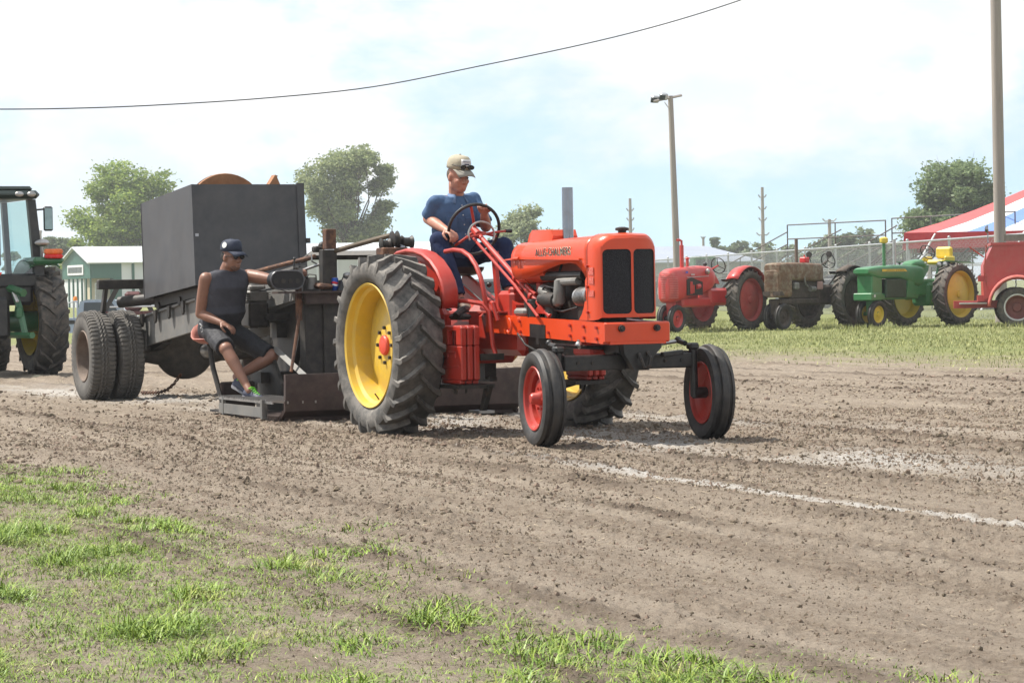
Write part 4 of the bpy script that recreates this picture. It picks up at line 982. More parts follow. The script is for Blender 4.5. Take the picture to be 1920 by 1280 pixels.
def solidify_blob(mb,name,mt,parent,voxel,origin,smooth=3,wrinkle=0.0,wscale=14,seed=0,facv=.5):
    me=bpy.data.meshes.new(name); o=Vector(origin); me.from_pydata([tuple(Vector(v)-o) for v in mb.v],[],mb.f); me.update(); finish(me,0)
    tmp=bpy.data.objects.new(name,me); col.objects.link(tmp)
    r=tmp.modifiers.new('r','REMESH'); r.mode='VOXEL'; r.voxel_size=voxel; r.use_smooth_shade=True
    s=tmp.modifiers.new('s','SMOOTH'); s.factor=facv; s.iterations=smooth
    bpy.context.view_layer.update()
    out=bpy.data.meshes.new_from_object(tmp.evaluated_get(bpy.context.evaluated_depsgraph_get()))
    bpy.data.objects.remove(tmp); bpy.data.meshes.remove(me); out.name=name
    if wrinkle>0:
        n=len(out.vertices); co=np.empty(n*3,np.float32); out.vertices.foreach_get('co',co); co=co.reshape(-1,3).astype(float)
        nr=np.empty(n*3,np.float32); out.vertices.foreach_get('normal',nr); nr=nr.reshape(-1,3)
        d=fbm(co[:,0]*wscale+co[:,2]*wscale*.5+50,co[:,1]*wscale+co[:,2]*wscale*.9+50,seed,3)-.5
        d2=fbm(co[:,0]*wscale*2.2+co[:,2]*wscale*1.8+90,co[:,1]*wscale*1.6-co[:,2]*wscale*1.3+90,seed+5,2)-.5
        co=co+nr*(wrinkle*(d*2+d2))[:,None]; out.vertices.foreach_set('co',co.astype(np.float32).ravel()); out.update()
    out.materials.clear(); out.materials.append(mt); out.shade_smooth()
    return link(name,out,parent)
SKIN1=mat('sunburnt_skin',(.40,.185,.125),.5,0,.12,14,bump=.05,bscale=120,col2=(.46,.20,.14),c2amt=.3)
SKIN2=mat('shaded_tan_skin',(.235,.112,.072),.48,0,.12,14,bump=.05,bscale=120)  # tan skin, darkened in the colour for the shade on the operator
def frame_from(fwd,up):
    f=Vector(fwd).normalized(); u=Vector(up); l=u.cross(f).normalized(); u=f.cross(l); return Matrix((f,l,u)).transposed()   # cols: forward,left,up
def head_shape(mb,c,B):
    # c centre of skull, B columns forward,left,up
    def P(f,l,u): return Vector(c)+B@Vector((f,l,u))
    ell(mb,P(-.012,0,.025),(.098,.076,.095),B); ell(mb,P(.020,0,-.035),(.075,.066,.085),B); ell(mb,P(.045,0,-.085),(.042,.046,.036),B)
    cap_prim(mb,P(.086,0,.012),P(.110,0,-.030),.010,.0145); ell(mb,P(.100,0,-.034),(.014,.018,.011),B)
    ell(mb,P(.078,0,.028),(.018,.054,.012),B)
    for s in(-1,1):
        ell(mb,P(.062,s*.034,-.025),(.026,.024,.022),B); ell(mb,P(-.008,s*.077,-.012),(.020,.011,.032),B)
        ell(mb,P(.0,s*.045,-.07),(.035,.022,.03),B)
    ell(mb,P(.086,0,-.064),(.014,.026,.0085),B); ell(mb,P(.085,0,-.079),(.013,.022,.008),B)
def hand(mb,wrist,palm_dir,normal,curl,spread=1.0,thumb_side=1,scale=1.0):
    """palm from the wrist along palm_dir; normal points out of the palm; fingers curl towards the normal"""
    d=Vector(palm_dir).normalized(); n=Vector(normal); n=(n-d*n.dot(d)).normalized(); s=d.cross(n)*thumb_side
    w=Vector(wrist); B=Matrix((d,s,n)).transposed()
    ell(mb,w+d*.048*scale,(.054*scale,.042*scale,.017*scale),B); cap_prim(mb,w-d*.02,w+d*.03,.026*scale,.027*scale)
    for k,(off,ln) in enumerate(((.031,.068),(.0105,.078),(-.0105,.072),(-.031,.056))):
        base=w+d*.088*scale+s*off*scale; p=base; ang=0
        for j,fr in enumerate((.46,.31,.23)):
            ang+=curl*(1.0 if j==0 else 1.15); dr=d*math.cos(ang)+n*math.sin(ang)+s*(off*.6*spread); q=p+dr.normalized()*ln*scale*fr
            cap_prim(mb,p,q,.0096*scale-.0008*j,.0090*scale-.0008*j,n=10); p=q
    p=w+d*.022*scale+s*.030*scale; q=p+(d*.55+s*.62+n*.28).normalized()*.040*scale; r_=q+(d*.85+s*.05+n*.5).normalized()*.030*scale; t=r_+(d*.7-s*.35+n*.55).normalized()*.024*scale
    cap_prim(mb,p,q,.0135*scale,.0115*scale,n=10); cap_prim(mb,q,r_,.0112*scale,.0098*scale,n=10); cap_prim(mb,r_,t,.0098*scale,.0085*scale,n=10)
def cap_hat(root,o,c,B,crown_m,brim_m,name='cap'):
    def P(f,l,u): return Vector(c)+B@Vector((f,l,u))-o
    vs=[];fs=[];n=28;prof=[(1.0,0),(1.02,.022),(.99,.048),(.90,.074),(.70,.094),(.40,.106),(.06,.110)]
    for k,(q,u) in enumerate(prof):
        for i in range(n):
            a=2*PI*i/n; f=math.cos(a); fr=1.0+.05*max(0,f)*(u/.1); vs.append(P(-.006+q*.108*f*fr,q*.087*math.sin(a),u+.028+(.016*max(0,f) if 0<k<5 else 0)))
    for k in range(len(prof)-1):
        for i in range(n): fs.append((k*n+i,k*n+(i+1)%n,(k+1)*n+(i+1)%n,(k+1)*n+i))
    fs.append(tuple(range((len(prof)-1)*n,len(prof)*n)))
    m=MB(); m.add(vs,fs); cp=m.obj(name,crown_m,root,smooth=50); md=cp.modifiers.new('t','SOLIDIFY'); md.thickness=.003
    vs=[];fs=[]; K=11
    for j in range(4):
        t=j/3
        for i in range(K):
            a=R(-68+136*i/(K-1)); f0=.104*math.cos(a); l0=.085*math.sin(a); f1=.105+.072*math.cos(a)**.8; l1=.082*math.sin(a)
            f=f0+(f1-f0)*t; l=l0+(l1-l0)*t; vs.append(P(f-.004,l,.036-.032*t*t-.020*(abs(l)/.085)**2*(.3+t)))
    for j in range(3):
        for i in range(K-1): fs.append((j*K+i,j*K+i+1,(j+1)*K+i+1,(j+1)*K+i))
    m=MB(); m.add(vs,fs); br=m.obj('visor',brim_m,cp,smooth=50); md=br.modifiers.new('t','SOLIDIFY'); md.thickness=.005
    m=MB(); m.ball(P(-.006,0,.139),.008); m.obj('button',crown_m,cp)
    return cp,P
def shades(root,P,u,f,up_tilt=0.0,name='sunglasses'):
    m=MB()
    for s in(-1,1):
        c=[(f+.004*math.cos(a),s*(.034+.026*math.cos(a)),u+.017*math.sin(a)) for a in np.linspace(0,2*PI,14,endpoint=False)]
        vs=[P(*p) for p in c]; m.add([P(f+.004,s*.034,u)]+vs,[(0,1+i,1+(i+1)%14) for i in range(14)])
        m.tube(vs,.0035,5,closed=True)
        m.tube([P(f,s*.058,u+.006),P(f-.05,s*.078,u+.006),P(f-.105,s*.083,u+.002)],.0032,5)
    m.tube([P(f+.004,-.012,u+.004),P(f+.008,0,u+.007),P(f+.004,.012,u+.004)],.003,5)
    return m.obj(name,mat('dark_lens',(.008,.008,.01),.08,0,.05),root)
def shoe(root,o,heel,toe,up,m_up,m_sole,laces=None):
    h=Vector(heel)-o;t=Vector(toe)-o; f=(t-h).normalized(); B=frame_from(f,up); L=(t-h).length
    def P(a,l,u): return h+B@Vector((a*L,l,u))
    sec=[]
    for a,w,z0,z1 in((-.12,.026,.012,.07),(-.05,.036,.006,.095),(.1,.040,.004,.10),(.3,.040,.004,.092),(.5,.042,.004,.075),(.7,.047,.004,.060),(.9,.046,.006,.050),(1.05,.036,.010,.042),(1.12,.018,.016,.034)):
        sec.append([P(a,w*math.cos(q)*(1 if math.sin(q)<0.2 else .86),(z0+z1)/2+(z1-z0)/2*math.sin(q)) for q in np.linspace(0,2*PI,16,endpoint=False)])
    m=MB(); m.loft(sec); s=m.obj('shoe',m_up,root,smooth=60)
    m=MB(); sec=[]
    for a,w in((-.13,.028),(0,.042),(.3,.043),(.7,.051),(.95,.047),(1.13,.020)):
        sec.append([P(a,l*w,u) for l,u in((-1,.0),(1,.0),(1,.022),(-1,.022))])
    m.loft(sec); m.obj('sole',m_sole,s)
    if laces:
        m=MB()
        for k in range(5):
            a=.28+.09*k; z=.100-.010*k; m.tube([P(a,-.026,z-.010),P(a+.02,0,z+.004),P(a,.026,z-.010)],.005,5)
        m.tube([P(.27,-.05,.10),P(.27,-.015,.115),P(.27,.02,.108),P(.25,.05,.085)],.006,5); m.obj('laces',laces,s)
    return s
def build_driver():
    a=lambda px,py,Y: at(px,py,Y)
    hip=a(850,484,22.18); hipR=a(834,486,22.10); hipL=a(868,484,22.26); neck=a(856,370,22.04); chest=a(851,400,22.05); belly=a(850,448,22.10)
    shR=a(816,380,21.94); shL=a(887,374,22.18); elR=a(803,410,22.03); wrR=a(837,432,21.72); elL=a(911,425,22.06); wrL=a(908,401,21.80)
    knR=a(823,452,21.70); anR=a(862,560,21.55); knL=a(945,462,21.93); anL=a(955,545,21.80)
    o=hip.copy(); o.z-=.10
    root=thing('person','man in blue work shirt and tan cap steering the orange tractor','person',o)
    fwd=Vector((.42,-.88,0)); headc=a(860,331,21.97)
    HB=frame_from(Vector((.52,-.80,-.22)),Vector((.12,-.16,.97)))*1.06
    b=MB(); head_shape(b,headc,HB)
    cap_prim(b,headc+HB@Vector((-.03,0,-.06)),neck+Vector((0,0,.0)),.060,.066)
    cap_prim(b,shR,shL,.055,.055); cap_prim(b,chest+Vector((-.05,-.02,0)),chest+Vector((.05,.02,0)),.085,.085); cap_prim(b,chest,hip,.085,.09)
    for sh,el,wr in((shR,elR,wrR),(shL,elL,wrL)):
        cap_prim(b,sh,el,.054,.046); cap_prim(b,el,el.lerp(wr,.35),.046,.047); cap_prim(b,el.lerp(wr,.35),wr,.047,.031)
    for hp,kn,an in((hipR,knR,anR),(hipL,knL,anL)):
        cap_prim(b,hp,kn,.08,.058); cap_prim(b,kn,an,.056,.038)
    d=(wrR-elR).normalized(); hand(b,wrR,(d+Vector((.35,-.2,-.15))),Vector((.2,-.2,-1)),.62,1,-1,1.08)
    d=Vector((-.12,-.62,.62)); hand(b,wrL,d,Vector((.0,-.75,-.6)),.75,.6,1,1.08)
    body=solidify_blob(b,'body',SKIN1,root,.0065,o,2)
    # shirt
    s=MB(); lat=(shL-shR).normalized()
    fwv=lat.cross(Vector((0,0,1))).normalized(); fwv=fwv if fwv.y<0 else -fwv; mid=(shR+shL)/2
    torso(s,[(neck+Vector((0,0,.012)),.080,.078),(mid+Vector((0,0,.040)),.150,.092),(mid+Vector((0,0,-.01)),.205,.112),(chest.lerp(mid,.5)+Vector((0,0,-.03)),.200,.130),(chest.lerp(belly,.35),.190,.142),(chest.lerp(belly,.75),.188,.152),(belly+fwv*.02,.190,.160),(hip.lerp(belly,.4)+fwv*.01,.180,.15),(hip+Vector((0,0,-.01)),.165,.13)],lat,fwv)
    for sh,el in((shR,elR),(shL,elL)): cap_prim(s,neck.lerp(sh,.35)+Vector((0,0,-.03)),sh,.062,.062); cap_prim(s,sh,sh.lerp(el,.62),.063,.066); cap_prim(s,sh.lerp(el,.3),sh.lerp(el,.86),.066,.072,True)
    BLUE=mat('blue_work_shirt',(.062,.115,.215),.8,0,.12,7,bump=.25,bscale=30,spec=.25)
    sh_=solidify_blob(s,'shirt',BLUE,root,.0075,o,9,.008,11,3)
    # collar, buttons, pockets
    m=MB(); fw=HB.col[0].copy(); fw=Vector((.42,-.88,-.2)).normalized(); lt=lat
    upv=Vector((0,0,1)); K=15; vs=[];fs=[]
    for i in range(K):
        q=R(-150+300*i/(K-1)) ; dirv=-fw*math.cos(q)+lt*math.sin(q); r0=.070; p=neck+dirv*r0+upv*.035-o; dr=.030+.02*abs(math.sin(q/2))
        vs+=[p,p+dirv*dr-upv*(.035+.035*max(0,-math.cos(q)))]
    for i in range(K-1): fs.append((2*i,2*i+1,2*i+3,2*i+2))
    m.add(vs,fs); cl=m.obj('collar',mat('light_blue_collar',(.11,.18,.31),.8,0,.1,7),sh_,smooth=60); md=cl.modifiers.new('t','SOLIDIFY'); md.thickness=.004
    fr=chest+fw*.150-o
    for sg in(-1,1):
        c=fr+lt*(sg*.085)-fw*.028+Vector((0,0,-.015)); m=MB(); M=frame_from(fw-lt*(-sg*.45),upv)
        m.box(c,(.010,.095,.030),rot=M,b=.003); m.box(c-upv*.055,(.007,.09,.10),rot=M,b=.003); m.obj('pocket',BLUE,sh_)
    for k in range(4):
        m=MB(); c=neck-o+fw*(.105+.022*k)-upv*(.05+.075*k); m.ball(c,.006); m.obj('button',mat('pale_button',(.5,.5,.5),.4),sh_)
    # trousers
    t=MB(); cap_prim(t,hip-lat*.05,hip+lat*.05,.135,.135)
    for hp,kn,an in((hipR,knR,anR),(hipL,knL,anL)):
        cap_prim(t,hp,kn,.098,.080); cap_prim(t,kn,kn.lerp(an,.6),.078,.066); cap_prim(t,kn.lerp(an,.4),kn.lerp(an,.95),.068,.064,True)
    solidify_blob(t,'trousers',mat('navy_trousers',(.016,.026,.070),.82,0,.2,6,bump=.25,bscale=30,spec=.2),root,.0085,o,3,.009,9,9)
    BOOT=mat('brown_boot',(.10,.055,.035),.6,0,.25,10,dust=.3); SOLE=mat('black_sole',(.015,.013,.012),.8)
    f=Vector((.42,-.88,-.12)).normalized(); shoe(root,o,anL+Vector((-.02,.02,-.075)),anL+f*.17+Vector((.0,0,-.08)),Vector((0,0,1)),BOOT,SOLE); shoe(root,o,anR+Vector((0,.02,-.075)),anR+f*.17+Vector((0,0,-.08)),Vector((0,0,1)),BOOT,SOLE)
    TAN=mat('tan_cap_cloth',(.36,.32,.235),.85,0,.12,12,bump=.2,bscale=60)
    cp,P=cap_hat(root,o,headc+HB@Vector((-.010,0,.030)),HB,TAN,mat('grey_tan_visor',(.25,.235,.20),.85,0,.1,10))
    # front patch and glasses resting on the visor
    vs=[];fs=[]
    for j in range(4):
        for i in range(7):
            l=-.042+.084*i/6; u=.062+.056*j/3; q=(1.02-.09*((u-.05)/.06)**1.5); f_=.108*q*math.sqrt(max(0,1-(l/.087/q)**2))*1.04+.004; vs.append(P(f_-.006,l,u))
    for j in range(3):
        for i in range(6): fs.append((j*7+i,j*7+i+1,(j+1)*7+i+1,(j+1)*7+i))
    m=MB(); m.add(vs,fs); pt=m.obj('cap_patch',mat('white_patch',(.62,.62,.62),.7,0,.1,60),cp); md=pt.modifiers.new('t','SOLIDIFY'); md.thickness=.003; md.offset=1
    for u,h,l0,l1 in((.100,.006,-.03,.03),(.082,.010,-.022,.020)):
        m=MB(); vs=[]
        for i in range(5):
            l=l0+(l1-l0)*i/4; q=(1.02-.09*((u-.05)/.06)**1.5); f_=.108*q*math.sqrt(max(0,1-(l/.087/q)**2))*1.04+.0085; vs+=[P(f_-.006,l,u-h/2),P(f_-.006,l,u+h/2)]
        m.add(vs,[(2*i,2*i+2,2*i+3,2*i+1) for i in range(4)]); m.obj('patch_print',mat('dark_print',(.03,.04,.08),.6),cp)
    shades(root,P,.060,.118)
    for s_ in(-1,1):
        Pc=lambda f,l,u: headc+HB@Vector((f,l,u))-o
        m=MB(); m.ball(Pc(.083,s_*.033,.004),(.008,.013,.006)); m.obj('eye',mat('dark_eye',(.02,.015,.012),.3),root)
        m=MB(); m.tube([Pc(.094,s_*.014,.026),Pc(.096,s_*.034,.030),Pc(.086,s_*.054,.026)],.005,5); m.obj('eyebrow',mat('grey_brown_hair',(.10,.075,.055),.8),root)
    h=MB(); ell(h,headc+HB@Vector((-.03,0,.01)),(.088,.0795,.075),HB); solidify_blob(h,'hair',mat('grey_brown_hair',(.10,.075,.055),.8),root,.008,o,1)
build_driver()
def build_operator():
    a=at
    hip=a(409,616,25.20); hipR=a(398,622,25.08); hipL=a(432,622,25.24); neck=a(427,507,25.05); chest=a(425,535,25.05); belly=a(419,588,25.13)
    shR=a(386,523,24.95); shL=a(466,517,25.16); elR=a(376,588,25.02); wrR=a(415,605,24.86); elL=a(508,524,25.02); wrL=a(551,508,24.90)
    knR=a(424,654,24.66); anR=a(462,722,24.52); knL=a(510,668,24.98); anL=a(443,706,24.95)
    o=hip.copy(); o.z-=.12
    root=thing('person','man in grey sleeveless shirt and navy cap riding the pulling sled','person',o)
    headc=a(435,482,25.0); HB=frame_from(Vector((.70,-.70,-.06)),Vector((.03,-.03,1)))*1.06
    b=MB(); head_shape(b,headc,HB); cap_prim(b,headc+HB@Vector((-.03,0,-.06)),neck,.068,.078)
    lat=(shL-shR).normalized()
    cap_prim(b,shR,shL,.058,.058); cap_prim(b,chest-lat*.06,chest+lat*.06,.085,.085); cap_prim(b,chest,hip,.085,.09)
    for sh,el,wr in((shR,elR,wrR),(shL,elL,wrL)):
        ell(b,sh+(el-sh).normalized()*.03,(.066,.062,.066)); cap_prim(b,sh,sh.lerp(el,.55),.064,.061); cap_prim(b,sh.lerp(el,.55),el,.061,.050); cap_prim(b,el,el.lerp(wr,.35),.047,.048); cap_prim(b,el.lerp(wr,.35),wr,.048,.031)
    for hp,kn,an in((hipR,knR,anR),(hipL,knL,anL)):
        cap_prim(b,hp,kn,.092,.064); cap_prim(b,kn,kn.lerp(an,.33),.058,.060); cap_prim(b,kn.lerp(an,.33),an,.060,.036); cap_prim(b,an,an+Vector((.03,-.05,-.05)),.036,.032)
    hand(b,wrR,Vector((.75,-.35,-.35)),Vector((-.1,.2,-1)),.30,1,-1,1.1)
    hand(b,wrL,Vector((.8,-.5,.1)),Vector((.1,-.1,-1)),.70,.8,1,1.05)
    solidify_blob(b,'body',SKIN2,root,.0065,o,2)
    fwv=lat.cross(Vector((0,0,1))).normalized(); fwv=fwv if fwv.y<0 else -fwv
    s=MB(); mid=(shR+shL)/2
    torso(s,[(neck+Vector((0,0,.0)),.078,.075),(mid+Vector((0,0,.078)),.115,.080),(mid+Vector((0,0,.052)),.185,.088),(mid+Vector((0,0,.020)),.213,.100),(mid+Vector((0,0,-.035)),.212,.118),(chest.lerp(mid,.5)+Vector((0,0,-.06)),.208,.128),(chest.lerp(belly,.35),.205,.135),(chest.lerp(belly,.75),.202,.145),(belly+fwv*.02,.205,.155),(hip.lerp(belly,.3)+fwv*.01,.200,.150),(hip,.18,.14)],lat,fwv)
    solidify_blob(s,'sleeveless_shirt',mat('grey_jersey',(.062,.062,.074),.85,0,.15,8,bump=.2,bscale=40,spec=.2),root,.0075,o,7,.007,11,13)
    t=MB(); cap_prim(t,hip-lat*.05,hip+lat*.05,.150,.150)
    for hp,kn in((hipR,knR),(hipL,knL)):
        cap_prim(t,hp,hp.lerp(kn,.7),.108,.098); cap_prim(t,hp.lerp(kn,.4),hp.lerp(kn,.94),.104,.094,True)
    sh=solidify_blob(t,'shorts',mat('black_shorts',(.016,.016,.020),.75,0,.2,7,bump=.2,bscale=40),root,.0085,o,3,.010,9,19)
    # pale side stripe on the hip
    p=hipR+Vector((-.10,-.03,.03))-o
    for k in range(4):
        m=MB(); m.tube([p+Vector((-.012+.012*k,-.02,.05-.035*k)),p+Vector((.015+.012*k,-.045,.03-.035*k)),p+Vector((.0+.012*k,-.035,.005-.035*k))],.007,5); m.obj('stripe',mat('pale_stripe',(.45,.45,.45),.7),sh)
    NAV=mat('navy_trainer',(.025,.035,.075),.6,0,.3,14,dust=.25); SOL=mat('grey_sole',(.20,.20,.22),.7); LIME=mat('lime_lace',(.18,.62,.04),.5)
    f=Vector((.72,-.60,-.18)).normalized(); h=a(462,746,24.52); shoe(root,o,h,h+f*.245+Vector((0,0,.005)),Vector((0,0,1)),NAV,SOL,LIME)
    h=a(441,727,24.90); f2=Vector((.62,-.60,-.30)).normalized(); shoe(root,o,h,h+f2*.22,Vector((.2,-.2,1)),NAV,SOL,LIME)
    NC=mat('navy_cap_cloth',(.022,.030,.055),.8,0,.15,10,bump=.15,bscale=60)
    cp,P=cap_hat(root,o,headc+HB@Vector((-.008,0,.022)),HB,NC,NC)
    m=MB(); vs=[]; c=(.02,-.082,.085)
    n=18; base=[]
    for i in range(n):
        q=2*PI*i/n; f_=.005+.030*math.cos(q); u=.085+.026*math.sin(q); rr=1.02-.11*max(0,(u-.05)/.06)**1.6; l=-.087*rr*math.sqrt(max(.05,1-(f_/.115)**2))-.004; base.append(P(f_,l,u))
    cen=P(.005,-.087*.99,.087); m.add([cen]+base,[(0,1+i,1+(i+1)%n) for i in range(n)]); m.obj('cap_badge',mat('white_badge',(.7,.72,.68),.6,0,.15,40),cp,smooth=60)
    Ph=lambda f,l,u: headc+HB@Vector((f,l,u))-o
    shades(root,Ph,.004,.096)
    h=MB(); ell(h,headc+HB@Vector((-.028,0,.008)),(.090,.0795,.078),HB); solidify_blob(h,'hair',mat('black_hair',(.012,.010,.009),.7),root,.008,o,1)
    m=MB(); ell(m,headc+HB@Vector((.044,0,-.084)),(.046,.050,.036),HB); solidify_blob(m,'beard',mat('dark_stubble',(.13,.068,.048),.8,0,.2,60),root,.007,o,1)
build_operator()
# ------------------------------------------------------------ trees
BARK=mat('grey_brown_bark',(.11,.085,.065),.9,0,.3,3,bump=.5,bscale=14)
def leafmat(name,c,tr=.35):
    m=mat(name,c,.55,0,.28,.35,spec=.3,island=.38)
    b=m.node_tree.nodes['Principled BSDF']; N=m.node_tree.nodes; L=m.node_tree.links
    t=N.new('ShaderNodeBsdfTranslucent'); mx=N.new('ShaderNodeMixShader'); mx.inputs[0].default_value=tr
    src=b.inputs['Base Color'].links[0].from_socket
    h=N.new('ShaderNodeHueSaturation'); h.inputs['Value'].default_value=1.5; L.new(src,h.inputs['Color']); L.new(h.outputs[0],t.inputs['Color'])
    L.new(b.outputs[0],mx.inputs[1]); L.new(t.outputs[0],mx.inputs[2]); L.new(mx.outputs[0],N['Material Output'].inputs['Surface']); return m
LEAF1=leafmat('maple_leaf',(.21,.285,.07)); LEAF2=leafmat('dusty_green_leaf',(.235,.275,.13)); LEAF3=leafmat('dark_tree_leaf',(.165,.22,.105)); LEAF5=leafmat('pale_thin_leaf',(.27,.31,.17)); LEAF4=leafmat('pale_far_leaf',(.15,.19,.10))
def tree(label,base,H,W,crown_base,leaf,n,seed,ls=.17,lobes=26,shape='round',group=None,trunk_r=None,open_=.0,cat='tree',wind=(0,0)):
    r=np.random.default_rng(seed); root=thing('tree',label,cat,base,0,group)
    tr=trunk_r or H*.018
    # lobes fill the crown volume
    C=[];hc=(H-crown_base)
    k=0
    while len(C)<lobes and k<5000:
        k+=1; p=r.uniform(-1,1,3)
        if (p**2).sum()>1: continue
        zz=(p[2]+1)/2
        if shape=='vase': wz=.50+.62*zz**.75 if zz<.72 else .50+.62*.72**.75-(zz-.72)*1.55
        elif shape=='wide': wz=1.0-.25*abs(zz-.45)*2
        else: wz=1.0
        C.append((p[0]*W/2*.95*wz+wind[0]*zz,p[1]*W/2*.86*wz,crown_base+hc*(.08+.86*zz)))
    C=np.array(C); rad=r.uniform(.09,.17,len(C))*W*(1.0 if lobes<40 else .8)
    m=MB()
    # trunk with limbs to the lobes
    top=Vector((0,0,crown_base+hc*.35))
    m.tube([(0,0,-.1),(.02*H*r.normal()*.3,.0,crown_base*.5),(r.normal()*.1,r.normal()*.1,crown_base),top],[tr*1.35,tr,tr*.85,tr*.4],9)
    m.obj('trunk',BARK,root)
    bm_=MB()
    for i,c in enumerate(C):
        c=Vector(c); s=Vector((0,0,min(crown_base*.8+hc*.30*r.uniform(),c.z-.3))); mid=s.lerp(c,.5)+Vector((r.normal()*.04*W,r.normal()*.04*W,-abs(c.x)*.10))
        bm_.tube([s,mid,c],[tr*.42,tr*.24,tr*.07],5)
        for j in range(3):
            q=c+Vector(r.normal(0,1,3)*rad[i]*.75); bm_.tube([mid.lerp(c,.6),q],[tr*.12,tr*.03],4)
    bm_.obj('branches',BARK,root)['kind']='stuff'
    # leaves in clumps on each lobe's shell
    per=n//len(C); P=[]
    for c,rd in zip(C,rad):
        ncl=max(6,per//26); d=r.normal(0,1,(ncl,3)); d/=np.linalg.norm(d,axis=1)[:,None]; d[:,2]=d[:,2]*.75+.12
        cl=c+d*rd*r.uniform(.45,1.12,(ncl,1)); pts=np.repeat(cl,per//ncl,0)+r.normal(0,1,((per//ncl)*ncl,3))*np.array([.30,.30,.17])*rd*.95
        P.append(pts)
    P=np.concatenate(P); k=len(P); sz=ls*r.uniform(.55,1.35,k)
    a=r.normal(0,1,(k,3)); a[:,2]*=.45; a/=np.linalg.norm(a,axis=1)[:,None]; b=r.normal(0,1,(k,3)); b-=a*(a*b).sum(1)[:,None]; b/=np.linalg.norm(b,axis=1)[:,None]
    V=np.stack([P-a*sz[:,None]*.6,P-b*sz[:,None]*.36,P+a*sz[:,None]*.7,P+b*sz[:,None]*.36],1).reshape(-1,3); f=(np.arange(k)*4)[:,None]+np.arange(4)[None]
    me=npmesh('crown',V,f,leaf,False); o=link('crown',me,root); o['kind']='stuff'
    return root
def base_at(px,Y,z=None):
    p=at(px,540,Y); return Vector((p.x,Y,float(terrain(p.x,Y)) if z is None else z))
def hgt(py,px,Y): return at(px,py,Y).z
def wpx(n,Y): return n*Y/F_PX
tree('broad round leafy tree behind the green gabled building',base_at(245,290),hgt(305,245,290),wpx(205,290),3.6,LEAF1,40000,1,.30,34,'wide')
tree('tall fan shaped tree with bare forked limbs behind the white roofed building',base_at(667,300),hgt(272,667,300),wpx(205,300),5.0,LEAF2,40000,2,.30,40,'vase',trunk_r=.3)
tree('small thin pale tree standing between the driver and the exhaust stack',base_at(990,270),hgt(388,990,270),wpx(135,270),2.0,LEAF5,15000,3,.26,24,'wide')
tree('dark bushy tree behind the striped tent',base_at(1800,210),hgt(303,1800,210),wpx(195,210),1.5,LEAF3,40000,4,.24,36,'wide')
tree('low pale tree beside the mirror of the green cab tractor',base_at(112,330),hgt(430,112,330),wpx(80,330),1.5,LEAF4,12000,5,.30,14,'wide')
tree('low tree hidden between the green cab tractor and round tree',base_at(150,310),hgt(440,150,310),wpx(60,310),1.5,LEAF1,9000,6,.30,12,'wide')
for k,(px,py,w,Y) in enumerate(((1345,452,46,420),(1382,462,50,430),(1425,470,56,410),(1470,468,60,420),(1520,472,60,410),(1568,448,60,400),(1590,442,44,380),(1628,440,70,390),(1668,456,60,400),(1720,452,60,400),(1290,470,44,430))):
    tree('far pale tree in the hazy row beyond the bleachers',base_at(px,Y),hgt(py-10,px,Y),wpx(w*1.7,Y),.8,LEAF4,5200,20+k,.6,16,'wide','far trees beyond the bleachers')
for k,(px,py,w,Y) in enumerate(((60,470,60,380),(20,465,60,390),(-30,460,70,380))):
    tree('far tree behind the green cab tractor',base_at(px,Y),hgt(py,px,Y),wpx(w,Y),1.0,LEAF4,4000,40+k,.4,9,'wide','far trees behind the cab tractor')
# ------------------------------------------------------------ buildings
WHITE=mat('white_sheet_metal',(.62,.63,.64),.5,.1,.06,.5,stretch=(1,1,.1)); GREENM=mat('dark_green_sheet',(.035,.115,.085),.5,.1,.08,.8); CREAM=mat('cream_wall',(.48,.42,.30),.7,0,.1,.6); ROOFW=mat('white_metal_roof',(.66,.68,.70),.35,.2,.05,.4); GREYW=mat('grey_sheet_wall',(.34,.34,.33),.6,.1,.08,.4); ROOFB=mat('blue_grey_metal_roof',(.33,.36,.42),.4,.2,.06,.4)
GLASS=mat('dark_window_glass',(.03,.04,.045),.08,0,.1,2); TRIM=mat('white_trim',(.72,.72,.72),.5)
def ribs(mb,x0,x1,y,z0,z1,step=.6,d=.04,m=None):
    k=x0
    while k<x1: mb.add(*boxvf(k,k+.06,y-d,y,z0,z1),m); k+=step
def boxvf(x0,x1,y0,y1,z0,z1):
    return [(i,j,k) for i in(x0,x1) for j in(y0,y1) for k in(z0,z1)],[(0,1,3,2),(4,6,7,5),(0,4,5,1),(2,3,7,6),(0,2,6,4),(1,5,7,3)]
